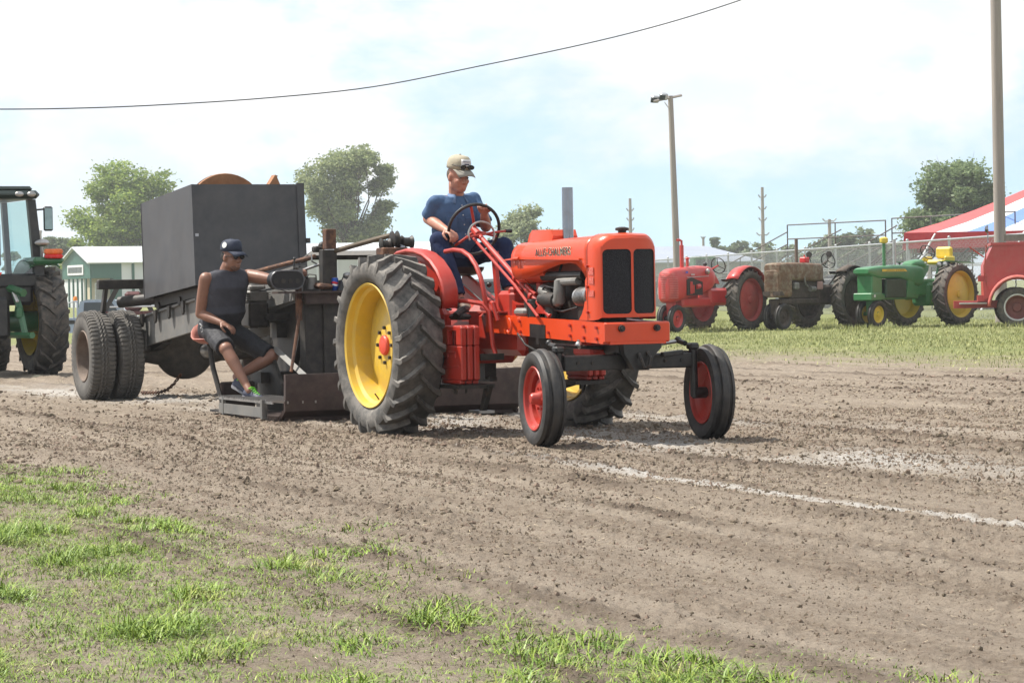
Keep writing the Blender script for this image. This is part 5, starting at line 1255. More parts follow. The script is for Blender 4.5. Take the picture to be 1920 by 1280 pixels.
def hall():
    Y=250.0; p=base_at(172,Y); B=thing('hall_building','long hall with white metal roof, green gable porch and white sign','building',(p.x,Y,p.z),R(25))
    # local x to the right along the front wall, y away; gable end at the left (x=0)
    L,Wd,eave,ridge=16.0,9.5,4.35,5.75
    m=MB(); m.add(*boxvf(0,L,2.6,Wd,-.3,eave)); B_w=m.obj('wall',WHITE,B,smooth=0)
    m=MB(); m.add(*boxvf(.0,2.9,-.05,2.6,2.75,eave)); m.add(*boxvf(2.1,2.9,-.06,2.6,-.3,2.75)); m.obj('green_wall',GREENM,B,smooth=0)
    m=MB(); m.add(*boxvf(2.9,L,-.02,2.6,-.3,eave)); m.obj('white_wall',WHITE,B,smooth=0)
    for k in range(2):
        m=MB(); x=3.9+1.2*k; m.add(*boxvf(x,x+.25,-.10,-.02,-.3,eave)); m.obj('wall_batten',GREENM,B,smooth=0)
    m=MB(); m.add(*boxvf(.25,2.1,1.1,2.55,-.3,2.75)); m.obj('porch_wall',CREAM,B,smooth=0)
    w=MB(); w.add(*boxvf(.6,1.4,1.02,1.1,.5,2.3)); ww=w.obj('window',TRIM,B,smooth=0); w=MB(); w.add(*boxvf(.68,1.32,1.0,1.018,.6,2.2)); w.obj('pane',mat('pale_window',(.35,.36,.34),.2),ww,smooth=0)
    # gable end (left) and roof
    m=MB(); m.prism([(-.05,2.75),(Wd,2.75),(Wd,eave),(Wd/2,ridge),(-.05,eave)],-.02,-.16,plane='YZ'); m.obj('gable',GREENM,B,smooth=0)
    for k in range(6):
        m=MB(); m.add(*boxvf(-.14,.0,.0+1.5*k,.14+1.5*k,-.3,2.75)); m.obj('porch_post',GREENM,B,smooth=0)
    m=MB(); m.add([(-.5,-.55,eave-.12),(L+.5,-.55,eave-.12),(L+.5,Wd/2,ridge+.05),(-.5,Wd/2,ridge+.05),(-.5,Wd+.5,eave-.12),(L+.5,Wd+.5,eave-.12)],[(0,1,2,3),(3,2,5,4)])
    r=m.obj('roof',ROOFW,B,smooth=0); md=r.modifiers.new('t','SOLIDIFY'); md.thickness=.12
    m=MB(); m.add(*boxvf(9,9.15,4.6,4.75,ridge,ridge+.5)); m.obj('roof_vent',GREYW,r,smooth=0)
    sg=MB(); sg.add(*boxvf(-.24,-.165,2.0,7.4,3.1,4.05)); s=sg.obj('sign_board',TRIM,B,smooth=0)
    rr=random.Random(3); y=7.1
    while y>2.3:
        w=.22+.1*rr.random(); q=MB(); q.add(*boxvf(-.262,-.241,y-w,y,3.3,3.85)); q.obj('sign_letter',mat('sign_letter_dark',(.05,.07,.07),.6),s,smooth=0); y-=w+.14
    m=MB(); m.add(*boxvf(-.4,4.2,-.9,-.75,.2,.5)); m.obj('yellow_kerb',mat('yellow_kerb',(.6,.45,.12),.6),B,smooth=0)
hall()
def shed():
    Y=262; a=base_at(470,Y); B=thing('white_shed','long white roofed shed behind the mast of the sled','building',(a.x,Y,0),R(1)); L=wpx(345,Y); e,rg=hgt(472,690,Y),hgt(453,690,Y)
    m=MB(); m.add(*boxvf(0,L,0,10,-.3,e)); m.obj('wall',mat('pale_grey_wall',(.50,.50,.49),.6,.1,.06,.5),B,smooth=0)
    for k in range(9):
        m=MB(); m.add(*boxvf(.5+2.0*k,.62+2.0*k,-.05,-.001,-.3,e)); m.obj('wall_batten',WHITE,B,smooth=0)
    m=MB(); m.add([(-.5,-.5,e-.1),(L+.5,-.5,e-.1),(L+.5,5,rg),(-.5,5,rg),(-.5,10.5,e-.1),(L+.5,10.5,e-.1)],[(0,1,2,3),(3,2,5,4)]); r=m.obj('roof',ROOFW,B,smooth=0); md=r.modifiers.new('t','SOLIDIFY'); md.thickness=.12
shed()
def barn():
    Y=215; p=base_at(1215,Y); x1=at(1432,540,Y).x-p.x
    B=thing('storage_barn','grey storage barn with pale blue metal roof behind the light pole','building',(p.x,Y,0),0)
    e,rg=hgt(487,1330,Y),hgt(459,1330,Y); W=11
    m=MB(); m.add(*boxvf(0,x1-.8,0,W,-.3,e)); m.obj('wall',GREYW,B,smooth=0)
    m=MB(); m.add([(-1,-.6,e-.15),(x1,-.6,e-.15),(x1-4.2,W/2,rg),(-1,W/2,rg),(-1,W+.6,e-.15),(x1,W+.6,e-.15)],[(0,1,2,3),(3,2,5,4),(1,5,2)]); r=m.obj('roof',ROOFB,B,smooth=0); md=r.modifiers.new('t','SOLIDIFY'); md.thickness=.12
    for k in range(2):
        m=MB(); m.add(*boxvf(3.0+3*k,4.6+3*k,-.05,-.003,0,2.3)); m.obj('door',mat('dark_door',(.12,.12,.12),.6),B,smooth=0)
barn()
# ------------------------------------------------------------ poles, wire
WOOD=mat('weathered_grey_wood',(.30,.265,.24),.85,0,.2,1.5,bump=.3,bscale=20,stretch=(4,4,.3)); GALV=mat('galvanised_steel',(.42,.43,.44),.45,.5,.15,4)
def light_pole():
    Y=118; b=base_at(1272,Y); h=hgt(180,1257,Y); top=at(1257,180,Y)
    P=thing('light_pole','tall leaning wooden light pole with floodlights on its crossarm','pole',b)
    t=Vector((top.x-b.x,0,h)); m=MB(); m.tube([(0,0,-.3),t*.5,t],[.17,.145,.115],14); m.obj('shaft',WOOD,P)
    m=MB(); a0,a1=at(1226,190,Y-.6)-b,at(1278,179,Y+.4)-b; m.tube([a0,a1],.055,4); m.obj('crossarm',WOOD,P)
    m=MB(); m.tube([at(1256,206,Y)-b,at(1246,192,Y-.2)-b],.02,5); m.obj('arm_brace',GALV,P)
    for px,py in((1228,186),(1244,181)):
        c=at(px,py,Y-.3)-b; m=MB(); m.box(c,(.34,.26,.30),rot=(.4,0,.4),b=.04); l=m.obj('floodlight',GALV,P); m=MB(); m.box(c+Vector((-.06,-.14,-.06)),(.28,.03,.22),rot=(.4,0,.4)); m.obj('lens',GLASS,l)
light_pole()
def big_pole():
    Y=71; b=base_at(1877,Y); t=at(1862,-260,Y)-b
    P=thing('utility_pole','thick wooden utility pole behind the red truck','pole',b); m=MB(); m.tube([(0,0,-.3),t*.5,t],[.165,.15,.13],16); m.obj('shaft',WOOD,P)
    m=MB(); m.tube([t+Vector((-.9,0,-.5)),t+Vector((.9,0,-.5))],.06,4); m.obj('crossarm',WOOD,P)
big_pole()
def grid_pole(px,pyt,Y,arms,label,lean=0):
    b=base_at(px,Y); h=hgt(pyt,px,Y); P=thing('power_pole',label,'pole',b,0,'far power line poles'); m=MB(); m.tube([(0,0,-.2),(0,0,h)],[.28,.18],8); m.obj('shaft',WOOD,P)
    for py,w in arms:
        z=hgt(py,px,Y); ww=wpx(w,Y)/2
        for s in(-1,1):
            m=MB(); m.tube([(0,0,z),(s*ww*.6,0,z-.05),(s*ww,0,z+.25)],.09,5); m.obj('arm',GALV,P)
grid_pole(1184,372,340,((394,14),(412,14),(431,14)),'slim far power pole with three arm pairs rising beside the radiator cap')
grid_pole(1432,351,330,((369,15),(391,15),(412,15),(440,24)),'tall far power pole with stacked arms between barn and bleachers')
grid_pole(1743,310,330,((331,14),(352,14)),'far power pole half hidden by the dark bushy tree')
grid_pole(1557,411,300,((414,26),),'far T shaped power pole seen through the bleacher railing')
grid_pole(1320,444,420,((446,8),),'short far pole above the barn roof')
grid_pole(78,432,420,((436,6),),'short far pole beside the cab mirror')
def wire():
    Y=60; pts=[]
    ctrl=[(-200,203),(0,205),(150,203),(300,197),(500,184),(700,163),(900,124),(1100,82),(1250,44),(1390,0),(1560,-62),(1860,-190)]
    m=MB()
    for i,(px,py) in enumerate(ctrl): pts.append(at(px,py,Y+ (i/11.)*11))
    # smooth
    sm=[]
    for i in range(len(pts)-1):
        for t in np.linspace(0,1,6,endpoint=False):
            p0=pts[max(i-1,0)];p1=pts[i];p2=pts[i+1];p3=pts[min(i+2,len(pts)-1)]
            sm.append(.5*((2*p1)+(p2-p0)*t+(2*p0-5*p1+4*p2-p3)*t*t+(3*p1-p0-3*p2+p3)*t**3))
    m.tube(sm+[pts[-1]],.0155,6); o=m.obj('overhead_wire',mat('black_wire',(.03,.03,.035),.6),None); tag(o,'thin black overhead wire sagging across the sky','wire')
wire()
# ------------------------------------------------------------ fence
def fence():
    A=at(1190,540,135); Bp=at(2080,540,66); A.z=0;Bp.z=0
    d=(Bp-A); Lf=d.length; ang=math.atan2(d.y,d.x)
    Fn=thing('chain_link_fence','long galvanised chain link fence behind the parked tractors','fence',A,ang); Hf=2.38
    m=MB(); m.tube([(0,0,Hf),(Lf,0,Hf)],.028,8); m.obj('top_rail',GALV,Fn)
    m=MB(); m.tube([(0,0,Hf-.75),(Lf,0,Hf-.75)],.018,6); m.obj('middle_rail',GALV,Fn)
    n=int(Lf/4.6)
    for k in range(n+1):
        x=k*Lf/n; m=MB(); m.tube([(x,.03,-.2),(x,.03,Hf+.05)],.038,8); m.ball((x,.03,Hf+.06),.05,8,6); m.obj('post',GALV,Fn)
    v=[];f=[]; step=.13; r=.0032
    for s in(-1,1):
        x=-Hf
        while x<Lf+Hf:
            x0,x1=(x,x+Hf) if s>0 else (x+Hf,x)
            z0,z1=0.03,Hf
            if 0<min(x0,x1) and max(x0,x1)<Lf:
                o=len(v)
                for (xx,zz) in((x0,z0),(x1,z1)): v+=[(xx-r,-.035,zz),(xx+r,-.035,zz),(xx,-.035+r*1.7,zz)]
                f+=[(o,o+1,o+4,o+3),(o+1,o+2,o+5,o+4),(o+2,o,o+3,o+5)]
            x+=step
    me=npmesh('wire_mesh',np.array(v),np.array(f),GALV,False); o=link('wire_mesh',me,Fn); o['kind']='stuff'
fence()
# ------------------------------------------------------------ bleachers
RAILM=mat('dark_brown_steel_rail',(.10,.085,.08),.6,.3,.2,4); PLANK=mat('grey_aluminium_plank',(.36,.36,.36),.5,.3,.15,3)
def bleacher(px0,px1,py0,py1,Y0,Y1,label,stairs):
    a=at(px0,540,Y0); b=at(px1,540,Y1); a.z=b.z=0; d=b-a; L=d.length; B=thing('bleacher',label,'bleacher',a,math.atan2(d.y,d.x),'bleachers behind the fence')
    h0=hgt(py0,px0,Y0); h1=hgt(py1,px1,Y1); n=4 if L>8 else 3
    hh=(h0+h1)/2
    for z in(hh,hh-.62,hh-1.15):
        m=MB(); m.tube([(0,0,z),(L,0,z)],.030,6); m.obj('guard_rail',RAILM,B)
    for k in range(n):
        x=L*k/(n-1); m=MB(); m.tube([(x,0,0),(x,0,hh)],.030,6); m.obj('rail_post',RAILM,B)
    for k in range(2,6):
        y=-.55-.62*k; z=hh-1.35-.36*k
        if z<.2: break
        m=MB(); m.box((L/2,y,z),(L+1.2,.26,.045)); m.obj('seat_plank',PLANK,B)
    for k in range(n):
        x=L*k/(n-1); m=MB(); m.tube([(x,0,hh-1.25),(x,-3.3,.15)],.04,5); m.tube([(x,-1.6,hh-2.2),(x,-1.6,0)],.03,5); m.obj('support',RAILM,B)
    for sx_ in stairs:
        for dy in(0,.55):
            m=MB(); m.tube([(sx_,0,hh-.30-dy),(sx_-3.6,-2.6,.9-dy*.6+.3)],.028,6); m.tube([(sx_-1.8,-1.3,(hh+.9)/2-dy*.8),(sx_-1.8,-1.3,0)],.025,5); m.obj('stair_rail',RAILM,B)
bleacher(1478,1662,425,410,118,112,'steel bleacher with open pipe guard rail beside the far power pole',(0.0,3.9))
bleacher(1674,1905,410,396,112,104,'steel bleacher in front of the red striped tent',(0.4,4.6))
# ------------------------------------------------------------ tent
def tent():
    Yl=104; c=at(1695,437,Yl); x0=c.x; z0=c.z
    T=thing('striped_tent','big red white and blue striped tent with red valance','tent',(x0,Yl,0),R(-9.5))
    # eave polygon: left corner at 0,0; front runs right, side runs back
    Lx,Ly=24.0,16.0; pk=(Lx/2-1,Ly/2,z0+4.6)
    SR,SW,SB=[mat(n,c_,.6,0,.06,1) for n,c_ in(('tent_red',(.52,.10,.10)),('tent_white',(.70,.72,.74)),('tent_blue',(.14,.24,.52)))]
    for nm,edge in(('f',[(0,0),(Lx,0)]),('l',[(0,Ly),(0,0)]),('r',[(Lx,0),(Lx,Ly)]),('b',[(Lx,Ly),(0,Ly)])):
        (xa,ya),(xb,yb)=edge; n=20 if nm in'fb' else 14
        for k in range(n):
            rows=[]
            for t in np.linspace(0,1,9):
                row=[]
                for q in(k/n,(k+1)/n):
                    ex,ey=xa+(xb-xa)*q,ya+(yb-ya)*q; row.append((ex+(pk[0]-ex)*t,ey+(pk[1]-ey)*t,z0+(pk[2]-z0)*(t**1.18)))
                rows.append(row)
            vs=[p for r_ in rows for p in r_]; fs=[(2*i,2*i+1,2*i+3,2*i+2) for i in range(8)]
            m=MB(); m.add(vs,fs); m.obj('roof_panel',(SR,SW,SB,SW)[k%4],T,smooth=60)
        m=MB(); K=48; vs=[]
        for i in range(K+1):
            q=i/K; ex,ey=xa+(xb-xa)*q,ya+(yb-ya)*q; w=.04*math.sin(i*1.9)+.05*math.sin(i*.55); nx,ny=(yb-ya),-(xb-xa); nl=math.hypot(nx,ny); vs+=[(ex,ey,z0+.01),(ex+nx/nl*w,ey+ny/nl*w,z0-.62)]
        m.add(vs,[(2*i,2*i+2,2*i+3,2*i+1) for i in range(K)]); m.obj('valance',mat('red_valance',(.46,.035,.045),.7,0,.15,2),T,smooth=60)
    for x,y in((.2,.2),(6,.1),(12,.1),(18,.1),(24,.2),(.2,8),(.2,15.8),(24,15.8),(12,8)):
        m=MB(); m.cyl((x,y,-.1),(x,y,z0+(4.4 if (x,y)==(12,8) else 0)),.05,n=8); m.obj('tent_pole',GALV,T)
    for x in(1.2,4.6,8.2,12.0):
        m=MB(); m.tube([(x,-.05,z0-.05),(x-1.7,-2.2,0)],.035,6); m.obj('guy_strap',TRIM,T)
tent()
# ------------------------------------------------------------ parked antique tractors
def loft_round(secs,n=24,p=4.0):
    # secs: (x, ycentre, halfwidth, z0, z1) superellipse sections
    out=[]
    for x,yc,w,z0,z1 in secs:
        row=[]
        for k in range(n):
            a=2*PI*k/n; c,s=math.cos(a),math.sin(a)
            row.append((x,yc+w*math.copysign(abs(c)**(2/p),c),(z0+z1)/2+(z1-z0)/2*math.copysign(abs(s)**(2/p),s)))
        out.append(row)
    return out
def wheel_set(T,Rr,Wr,tread,Rf,Wf,wb,fsp,rimr,rimf,mr_,mf_,tyre_m,disc_out=True,nl=22,half=False):
    for s in(-1,1):
        m=MB(); h=Wr*.45; o_=.06 if disc_out else -.02
        m.lathe([(rimr+.03,h*s),(rimr+.01,h*.95*s),(rimr-.01,h*.5*s),(rimr-.03,o_*s),(rimr*.7,(o_+.03)*s),(rimr*.3,(o_+.05)*s),(0,(o_+.05)*s)],36); m.lathe([(rimr+.03,-h*s),(rimr-.01,-h*.5*s),(rimr-.03,o_*s-.001)],36)
        w=m.obj('rear_wheel',mr_,T,loc=(0,s*tread/2,Rr)); lug_tyre(Rr,Wr,rimr+.01,nl,.04,.75,36,.05).obj('tyre',tyre_m,w)
        h=MB(); h.lathe([(.10,(o_+.05)*s),(.09,(o_+.09)*s),(0,(o_+.10)*s)],14); h.obj('hub',mr_,w)
        m=MB(); m.lathe([(rimf+.015,.05*s),(rimf,.05*s),(rimf-.03,.0),(.06,.02*s),(.05,.05*s),(0,.055*s)],28); m.lathe([(rimf+.015,-.05*s),(rimf,-.05*s),(rimf-.03,-.001)],28)
        w=m.obj('front_wheel',mf_,T,loc=(wb,s*fsp/2,Rf),rot=(s*R(-4),0,0)); rib_tyre(Rf,Wf,rimf+.008,32).obj('tyre',RUBBERF,w)
def steering(T,hub,low,r,mt,mw):
    hub=Vector(hub);low=Vector(low);ax=(hub-low).normalized(); m=MB(); m.tube([low,hub],.022,8); m.obj('steering_column',mt,T)
    q=ax.to_track_quat('Z','X').to_matrix().to_4x4(); q.translation=hub; w=MB(); w.tube([(r*math.cos(a),r*math.sin(a),0) for a in np.linspace(0,2*PI,26,endpoint=False)],.014,6,closed=True)
    for k in range(3): a=2*PI*k/3; w.tube([(0,0,-.03),(r*math.cos(a),r*math.sin(a),0)],.010,5)
    w.obj('steering_wheel',mw,T,mtx=q)
def arc_fender(T,R_,W,tread,mt,a0,a1):
    for s in(-1,1):
        rows=[]
        for a in np.linspace(a0,a1,14):
            c,sn=math.cos(R(a)),math.sin(R(a)); rows.append([(R_*c,s*(tread/2-W/2),R_*sn*1.0+.74),((R_+.03)*c,s*tread/2,(R_+.03)*sn+.74),(R_*c,s*(tread/2+W/2),R_*sn+.74)])
        m=MB(); m.loft(rows,cap=False,closed=False)
        inner=[(R_*math.cos(R(a)),R_*math.sin(R(a))+.74) for a in np.linspace(a0,a1,14)]
        m.prism(inner,s*(tread/2-W/2),s*(tread/2-W/2-.01)); f=m.obj('fender',mt,T); md=f.modifiers.new('t','SOLIDIFY'); md.thickness=.008
def parked(px,Y,ang):   # front wheels' pixel column -> frame whose heading is given
    return ang
HAZ=mat('parked_rubber',(.05,.048,.046),.8,0,.2,4,dust=.6)
def cockshutt():
    RD=mat('bright_red_paint',(.50,.032,.028),.4,0,.12,3,dust=.2,coat=.2); hd=R(180+53); f=Vector((math.cos(hd),math.sin(hd),0)); fw=at(1259,625,64.5); b=Vector((fw.x,fw.y,0))-f*2.3
    T=thing('parked_tractor','bright red rounded tricycle tractor with tall red exhaust parked on the grass','tractor',b,hd,'antique tractors parked in a row')
    wheel_set(T,.76,.33,1.42,.34,.15,2.3,.30,.50,.20,mat('red_rim_grey',(.40,.045,.04),.5,0,.25,3,dust=.35),RD,HAZ)
    m=MB(); m.loft(loft_round([(.62,0,.20,1.12,1.50),(.80,0,.26,1.0,1.60),(1.2,0,.27,.92,1.62),(1.9,0,.265,.80,1.585),(2.35,0,.25,.72,1.55),(2.52,0,.215,.72,1.50),(2.60,0,.16,.76,1.36),(2.62,0,.10,.80,1.2)],28,3.6)); hd_=m.obj('hood',RD,T)
    for k in range(15):
        z=.84+.042*k; m=MB(); w=.225-.05*max(0,(z-1.25)/.2); m.tube([(2.36,-w-.032,z),(2.50,-w*.98-.012,z),(2.585,-w*.72,z),(2.632,-.0,z),(2.585,w*.72,z),(2.50,w*.98+.012,z),(2.36,w+.032,z)],.009,5); m.obj('grille_slat',mat('pinkish_slat',(.55,.16,.15),.4),hd_)
    for s in(-1,1):
        m=MB(); m.prism([(1.30,.90),(2.0,.90),(2.0,1.28),(1.80,1.33),(1.30,1.22)],s*.262,s*.276); m.obj('engine_bay',GREASE,T)
        m=MB(); m.box((1.82,s*.283,1.08),(.10,.03,.30),b=.01); m.cyl((1.6,s*.28,1.1),(1.45,s*.28,1.12),.06,n=10); m.box((1.72,s*.283,1.05),(.06,.03,.2),b=.01); m.obj('carburettor',RD,T)
        m=MB(); m.tube([(1.05,s*.285,1.36),(1.5,s*.285,1.345),(1.95,s*.285,1.33),(2.0,s*.28,1.34)],.010,5); m.obj('trim_line',mat('silver_trim',(.5,.4,.4),.4,.5),hd_)
        m=MB(); m.lathe([(0,-.06),(.05,-.05),(.075,.0),(.075,.03)],16,axis='X',c=(1.12,s*.32,1.47)); hl=m.obj('headlight',RD,T); m=MB(); m.lathe([(.07,.025),(.05,.04),(0,.045)],16,axis='X',c=(1.12,s*.32,1.47)); m.obj('lens',STEEL,hl)
    m=MB(); m.tube([(1.84,.03,1.55),(1.84,.03,2.12)],.05,12); m.tube([(1.84,.03,2.12),(1.84,.03,2.22),(1.93,.02,2.25),(2.02,.02,2.24)],.030,8); m.obj('exhaust_stack',RD,T)
    m=MB(); m.tube([(1.55,.0,1.6),(1.55,0,1.78)],.035,10); m.ball((1.55,0,1.80),(.06,.06,.03)); m.obj('air_intake',RD,T)
    m=MB(); m.box((.25,0,.85),(1.2,.4,.42),b=.06); m.tube([(0,-.6,.76),(0,.6,.76)],.13,12); m.box((1.3,0,.72),(1.5,.36,.22),b=.04); m.box((2.3,0,.60),(.16,.22,.35),b=.03); m.obj('chassis',RD,T)
    m=MB(); m.cyl((2.3,-.2,.36),(2.3,.2,.36),.05,n=10); m.cyl((2.3,0,.36),(2.3,0,.75),.05,n=10); m.obj('front_pedestal',GREASE,T)
    steering(T,(.15,0,1.62),(.72,0,1.46),.20,RD,BLACKP); arc_fender(T,.84,.34,1.42,RD,40,150)
    m=MB(); m.lathe([(0,0),(.18,.02),(.22,.08)],18,c=(-.35,0,1.2),axis='Z'); m.tube([(-.35,0,1.2),(.1,0,1.0)],.03,6); m.obj('seat',BLACKP,T)
    m=MB(); m.ball((-.1,-.55,1.66),(.06,.05,.05)); m.tube([(-.1,-.55,1.5),(-.1,-.55,1.64)],.012,5); m.obj('fender_lamp',BLACKP,T)
    for s_ in(-1,1):
        m=MB(); m.box((2.0,s_*.279,1.46),(.10,.003,.05)); m.obj('blue_emblem',mat('blue_emblem',(.08,.10,.45),.5),hd_); m=MB(); m.box((1.75,s_*.286,1.40),(.16,.003,.035)); m.obj('script_emblem',mat('silver_script',(.55,.45,.45),.4),hd_)
def rusty():
    RB=mat('rusted_brown_paint',(.15,.085,.05),.8,0,.35,3,col2=(.21,.165,.115),c2amt=.55,bump=.2,bscale=30); DK=mat('rusty_dark_iron',(.045,.032,.025),.8,.1,.4,5,dust=.3)
    hd=R(180+50); f=Vector((math.cos(hd),math.sin(hd),0)); fw=at(1458,618,65.5); b=Vector((fw.x,fw.y,0))-f*2.25
    T=thing('parked_tractor','rusty brown weathered tractor with red box on its hood parked on the grass','tractor',b,hd,'antique tractors parked in a row')
    wheel_set(T,.74,.32,1.40,.33,.15,2.25,.34,.48,.20,DK,DK,HAZ)
    m=MB(); m.loft(loft_round([(.55,0,.24,1.22,1.60),(.62,0,.27,1.17,1.63),(1.5,0,.275,1.20,1.66),(2.25,0,.27,1.22,1.66),(2.40,0,.26,1.24,1.645),(2.47,0,.22,1.28,1.61)],26,5)); m.obj('hood',RB,T)
    m=MB(); m.loft(loft_round([(1.98,0,.265,.80,1.5),(2.30,0,.262,.80,1.5),(2.44,0,.24,.80,1.5),(2.49,0,.19,.82,1.46)],26,6)); g=m.obj('radiator_shell',RB,T)
    for k in range(13):
        z=.97+.033*k; m=MB(); m.tube([(2.20,-.272,z),(2.38,-.258,z),(2.485,-.19,z),(2.505,0,z),(2.485,.19,z),(2.38,.258,z),(2.20,.272,z)],.007,5); m.obj('grille_slat',RB,g)
    for ya in(-.15,.15): m=MB(); m.box((2.40,ya,.90),(.2,.2,.10)); m.obj('grille_opening',DK,g)
    m=MB(); m.box((1.2,0,.98),(1.6,.34,.46),b=.05); m.box((.2,0,.85),(1.1,.42,.5),b=.06); m.tube([(0,-.6,.74),(0,.6,.74)],.12,12); m.box((1.4,0,.70),(1.9,.40,.14),b=.03); m.box((2.3,0,.55),(.2,.24,.4),b=.03); m.cyl((2.25,-.2,.35),(2.25,.2,.35),.05,n=10); m.obj('chassis',DK,T)
    for s in(-1,1):
        m=MB(); m.tube([(1.2,s*.22,1.05),(1.35,s*.26,1.1),(1.42,s*.27,1.2),(1.42,s*.26,1.3)],.022,7); m.box((1.75,s*.22,1.08),(.2,.12,.18),b=.03); m.cyl((.95,s*.24,1.0),(1.15,s*.24,1.0),.07,n=12); m.obj('engine_pipe',CAST,T)
        m=MB(); m.box((.72,s*.25,1.08),(.24,.04,.2),b=.02); m.obj('battery_box',mat('pale_pink_box',(.4,.25,.23),.7),T)
    m=MB(); m.tube([(1.45,.05,1.6),(1.45,.05,2.23)],.042,10); m.obj('exhaust_stack',mat('brown_pipe',(.14,.10,.08),.8),T)
    m=MB(); m.box((1.02,0,1.72),(.20,.18,.14),b=.02); m.tube([(1.02,0,1.79),(1.02,0,1.85)],.02,6); m.obj('red_box',mat('small_red_box',(.55,.02,.02),.4),T)
    steering(T,(-.05,0,1.70),(.55,0,1.5),.20,DK,BLACKP); arc_fender(T,.82,.30,1.40,DK,55,150)
    m=MB(); m.lathe([(0,0),(.18,.02),(.22,.08)],18,c=(-.45,0,1.35),axis='Z'); m.tube([(-.45,0,1.35),(.1,0,1.0)],.03,6); m.obj('seat',BLACKP,T)
    for s in(-1,1):
        m=MB(); m.lathe([(0,-.05),(.05,-.04),(.08,.0),(.08,.03),(0,.035)],14,axis='X',c=(.35,s*.30,1.86)); m.tube([(.35,s*.30,1.8),(.4,s*.2,1.6)],.012,5); m.obj('lamp',GREASE,T)
def green_row():
    GR=mat('tractor_green_paint',(.030,.175,.060),.4,0,.12,3,dust=.2,coat=.2); YL=mat('tractor_yellow_paint',(.62,.46,.04),.45,0,.1,4,dust=.2)
    hd=R(180+46); f=Vector((math.cos(hd),math.sin(hd),0)); fw=at(1634,615,66); b=Vector((fw.x,fw.y,0))-f*2.45
    T=thing('parked_tractor','green row crop tractor with yellow seat and wheel discs parked beside the red truck','tractor',b,hd,'antique tractors parked in a row')
    wheel_set(T,.80,.38,1.62,.345,.16,2.45,.36,.56,.20,YL,YL,HAZ)
    m=MB(); m.loft(loft_round([(.55,0,.25,1.05,1.52),(.75,0,.27,1.0,1.56),(1.6,0,.275,1.22,1.56),(2.45,0,.265,1.22,1.53),(2.75,0,.255,1.30,1.50),(2.86,0,.23,1.36,1.46)],26,5)); hood=m.obj('hood',GR,T)
    m=MB(); m.box((2.5,0,1.0),(.44,.46,.64),b=.03); m.box((2.60,0,.78),(.42,.56,.18),b=.02); g=m.obj('radiator_side_screen',GR,T)
    for s in(-1,1):
        m=MB(); m.prism([(1.30,1.395),(2.35,1.395),(2.35,1.455),(1.38,1.455)],s*.277,s*.281); st=m.obj('yellow_stripe',YL,hood)
        mt=Matrix(((1 if s<0 else -1,0,0,0),(0,0,s,0),(0,1,0,0),(0,0,0,1))); mt=Matrix.Translation((1.42 if s<0 else 2.18,s*.284,1.408))@mt
        text_mesh('JOHN DEERE',.05,None,mat('dark_green_letter',(.02,.09,.03),.5),'lettering',.001,.76,mt,parent=T)
        m=MB(); m.box((1.72,s*.20,.98),(.86,.10,.46),b=.02); m.obj('engine_side',mat('dark_green_shade',(.02,.05,.025),.6),T)
        m=MB(); m.prism([(1.0,.75),(1.32,.75),(1.20,1.36),(.95,1.36)],s*.22,s*.26); m.obj('side_panel',GR,T)
        m=MB(); m.box((2.68,s*.24,.80),(.05,.10,.06)); m.obj('marker_plate',TRIM,T)
        for yy in(.56,.74):
            m=MB(); m.lathe([(0,-.16),(.07,-.14),(.085,0),(.085,.02),(0,.03)],16,axis='X',c=(.30,s*yy,1.55)); hl=m.obj('headlight',BLACKP,T)
            m=MB(); m.lathe([(.075,.02),(0,.04)],14,axis='X',c=(.31,s*yy,1.55)); m.obj('lens',STEEL,hl)
        m=MB(); m.prism([(-.75,1.55),(.25,1.62),(.28,1.50),(.05,1.40),(-.1,1.1),(-.5,1.2),(-.72,1.42)],s*.50,s*.52); m.prism([(-.80,1.60),(.26,1.645),(.26,1.63),(-.8,1.58)],s*.50,s*.86); m.obj('fender',GR,T)
    m=MB(); m.box((.62,0,.98),(1.3,.42,.44),b=.05); m.box((1.7,0,.78),(2.0,.40,.16),b=.03); m.box((0,0,.82),(.8,.56,.6),b=.08); m.tube([(0,-.7,.80),(0,.7,.80)],.13,12); m.box((2.45,0,.55),(.18,.22,.4),b=.03); m.cyl((2.45,-.22,.36),(2.45,.22,.36),.05,n=10); m.obj('chassis',GR,T)
    m=MB(); m.tube([(1.95,.05,1.5),(1.95,.05,2.12)],.042,10); ip=m.obj('air_intake',GR,T); m=MB(); m.lathe([(0,0),(.07,0),(.105,.03),(.105,.12),(.07,.15),(0,.16)],16,c=(1.95,.05,2.10),axis='Z'); m.obj('precleaner',YL,ip)
    m=MB(); m.tube([(1.45,.0,1.5),(1.45,.0,2.20)],.042,10); m.obj('exhaust_stack',GALV,T)
    m=MB(); m.loft(loft_round([(.30,0,.16,1.46,1.60),(.5,0,.22,1.46,1.70),(.8,0,.20,1.5,1.66),(.95,0,.15,1.5,1.58)],20,3)); m.obj('dash_cowl',GR,T)
    steering(T,(.02,0,1.88),(.45,0,1.62),.20,GALV,BLACKP)
    m=MB(); m.box((-.50,0,1.62),(.46,.52,.13),b=.05); m.box((-.72,0,1.86),(.12,.50,.30),b=.05); m.obj('seat',YL,T)
    for ya in(-.34,.34): m=MB(); m.box((-.45,ya,1.70),(.40,.09,.14),b=.03); m.obj('armrest',YL,T)
    m=MB(); m.box((.10,-.62,1.49),(.3,.24,.14),b=.04); m.obj('tool_box',YL,T)
    m=MB(); m.tube([(-.5,0,1.5),(-.3,0,1.1)],.06,6); m.obj('seat_post',GR,T)
cockshutt(); rusty(); green_row()
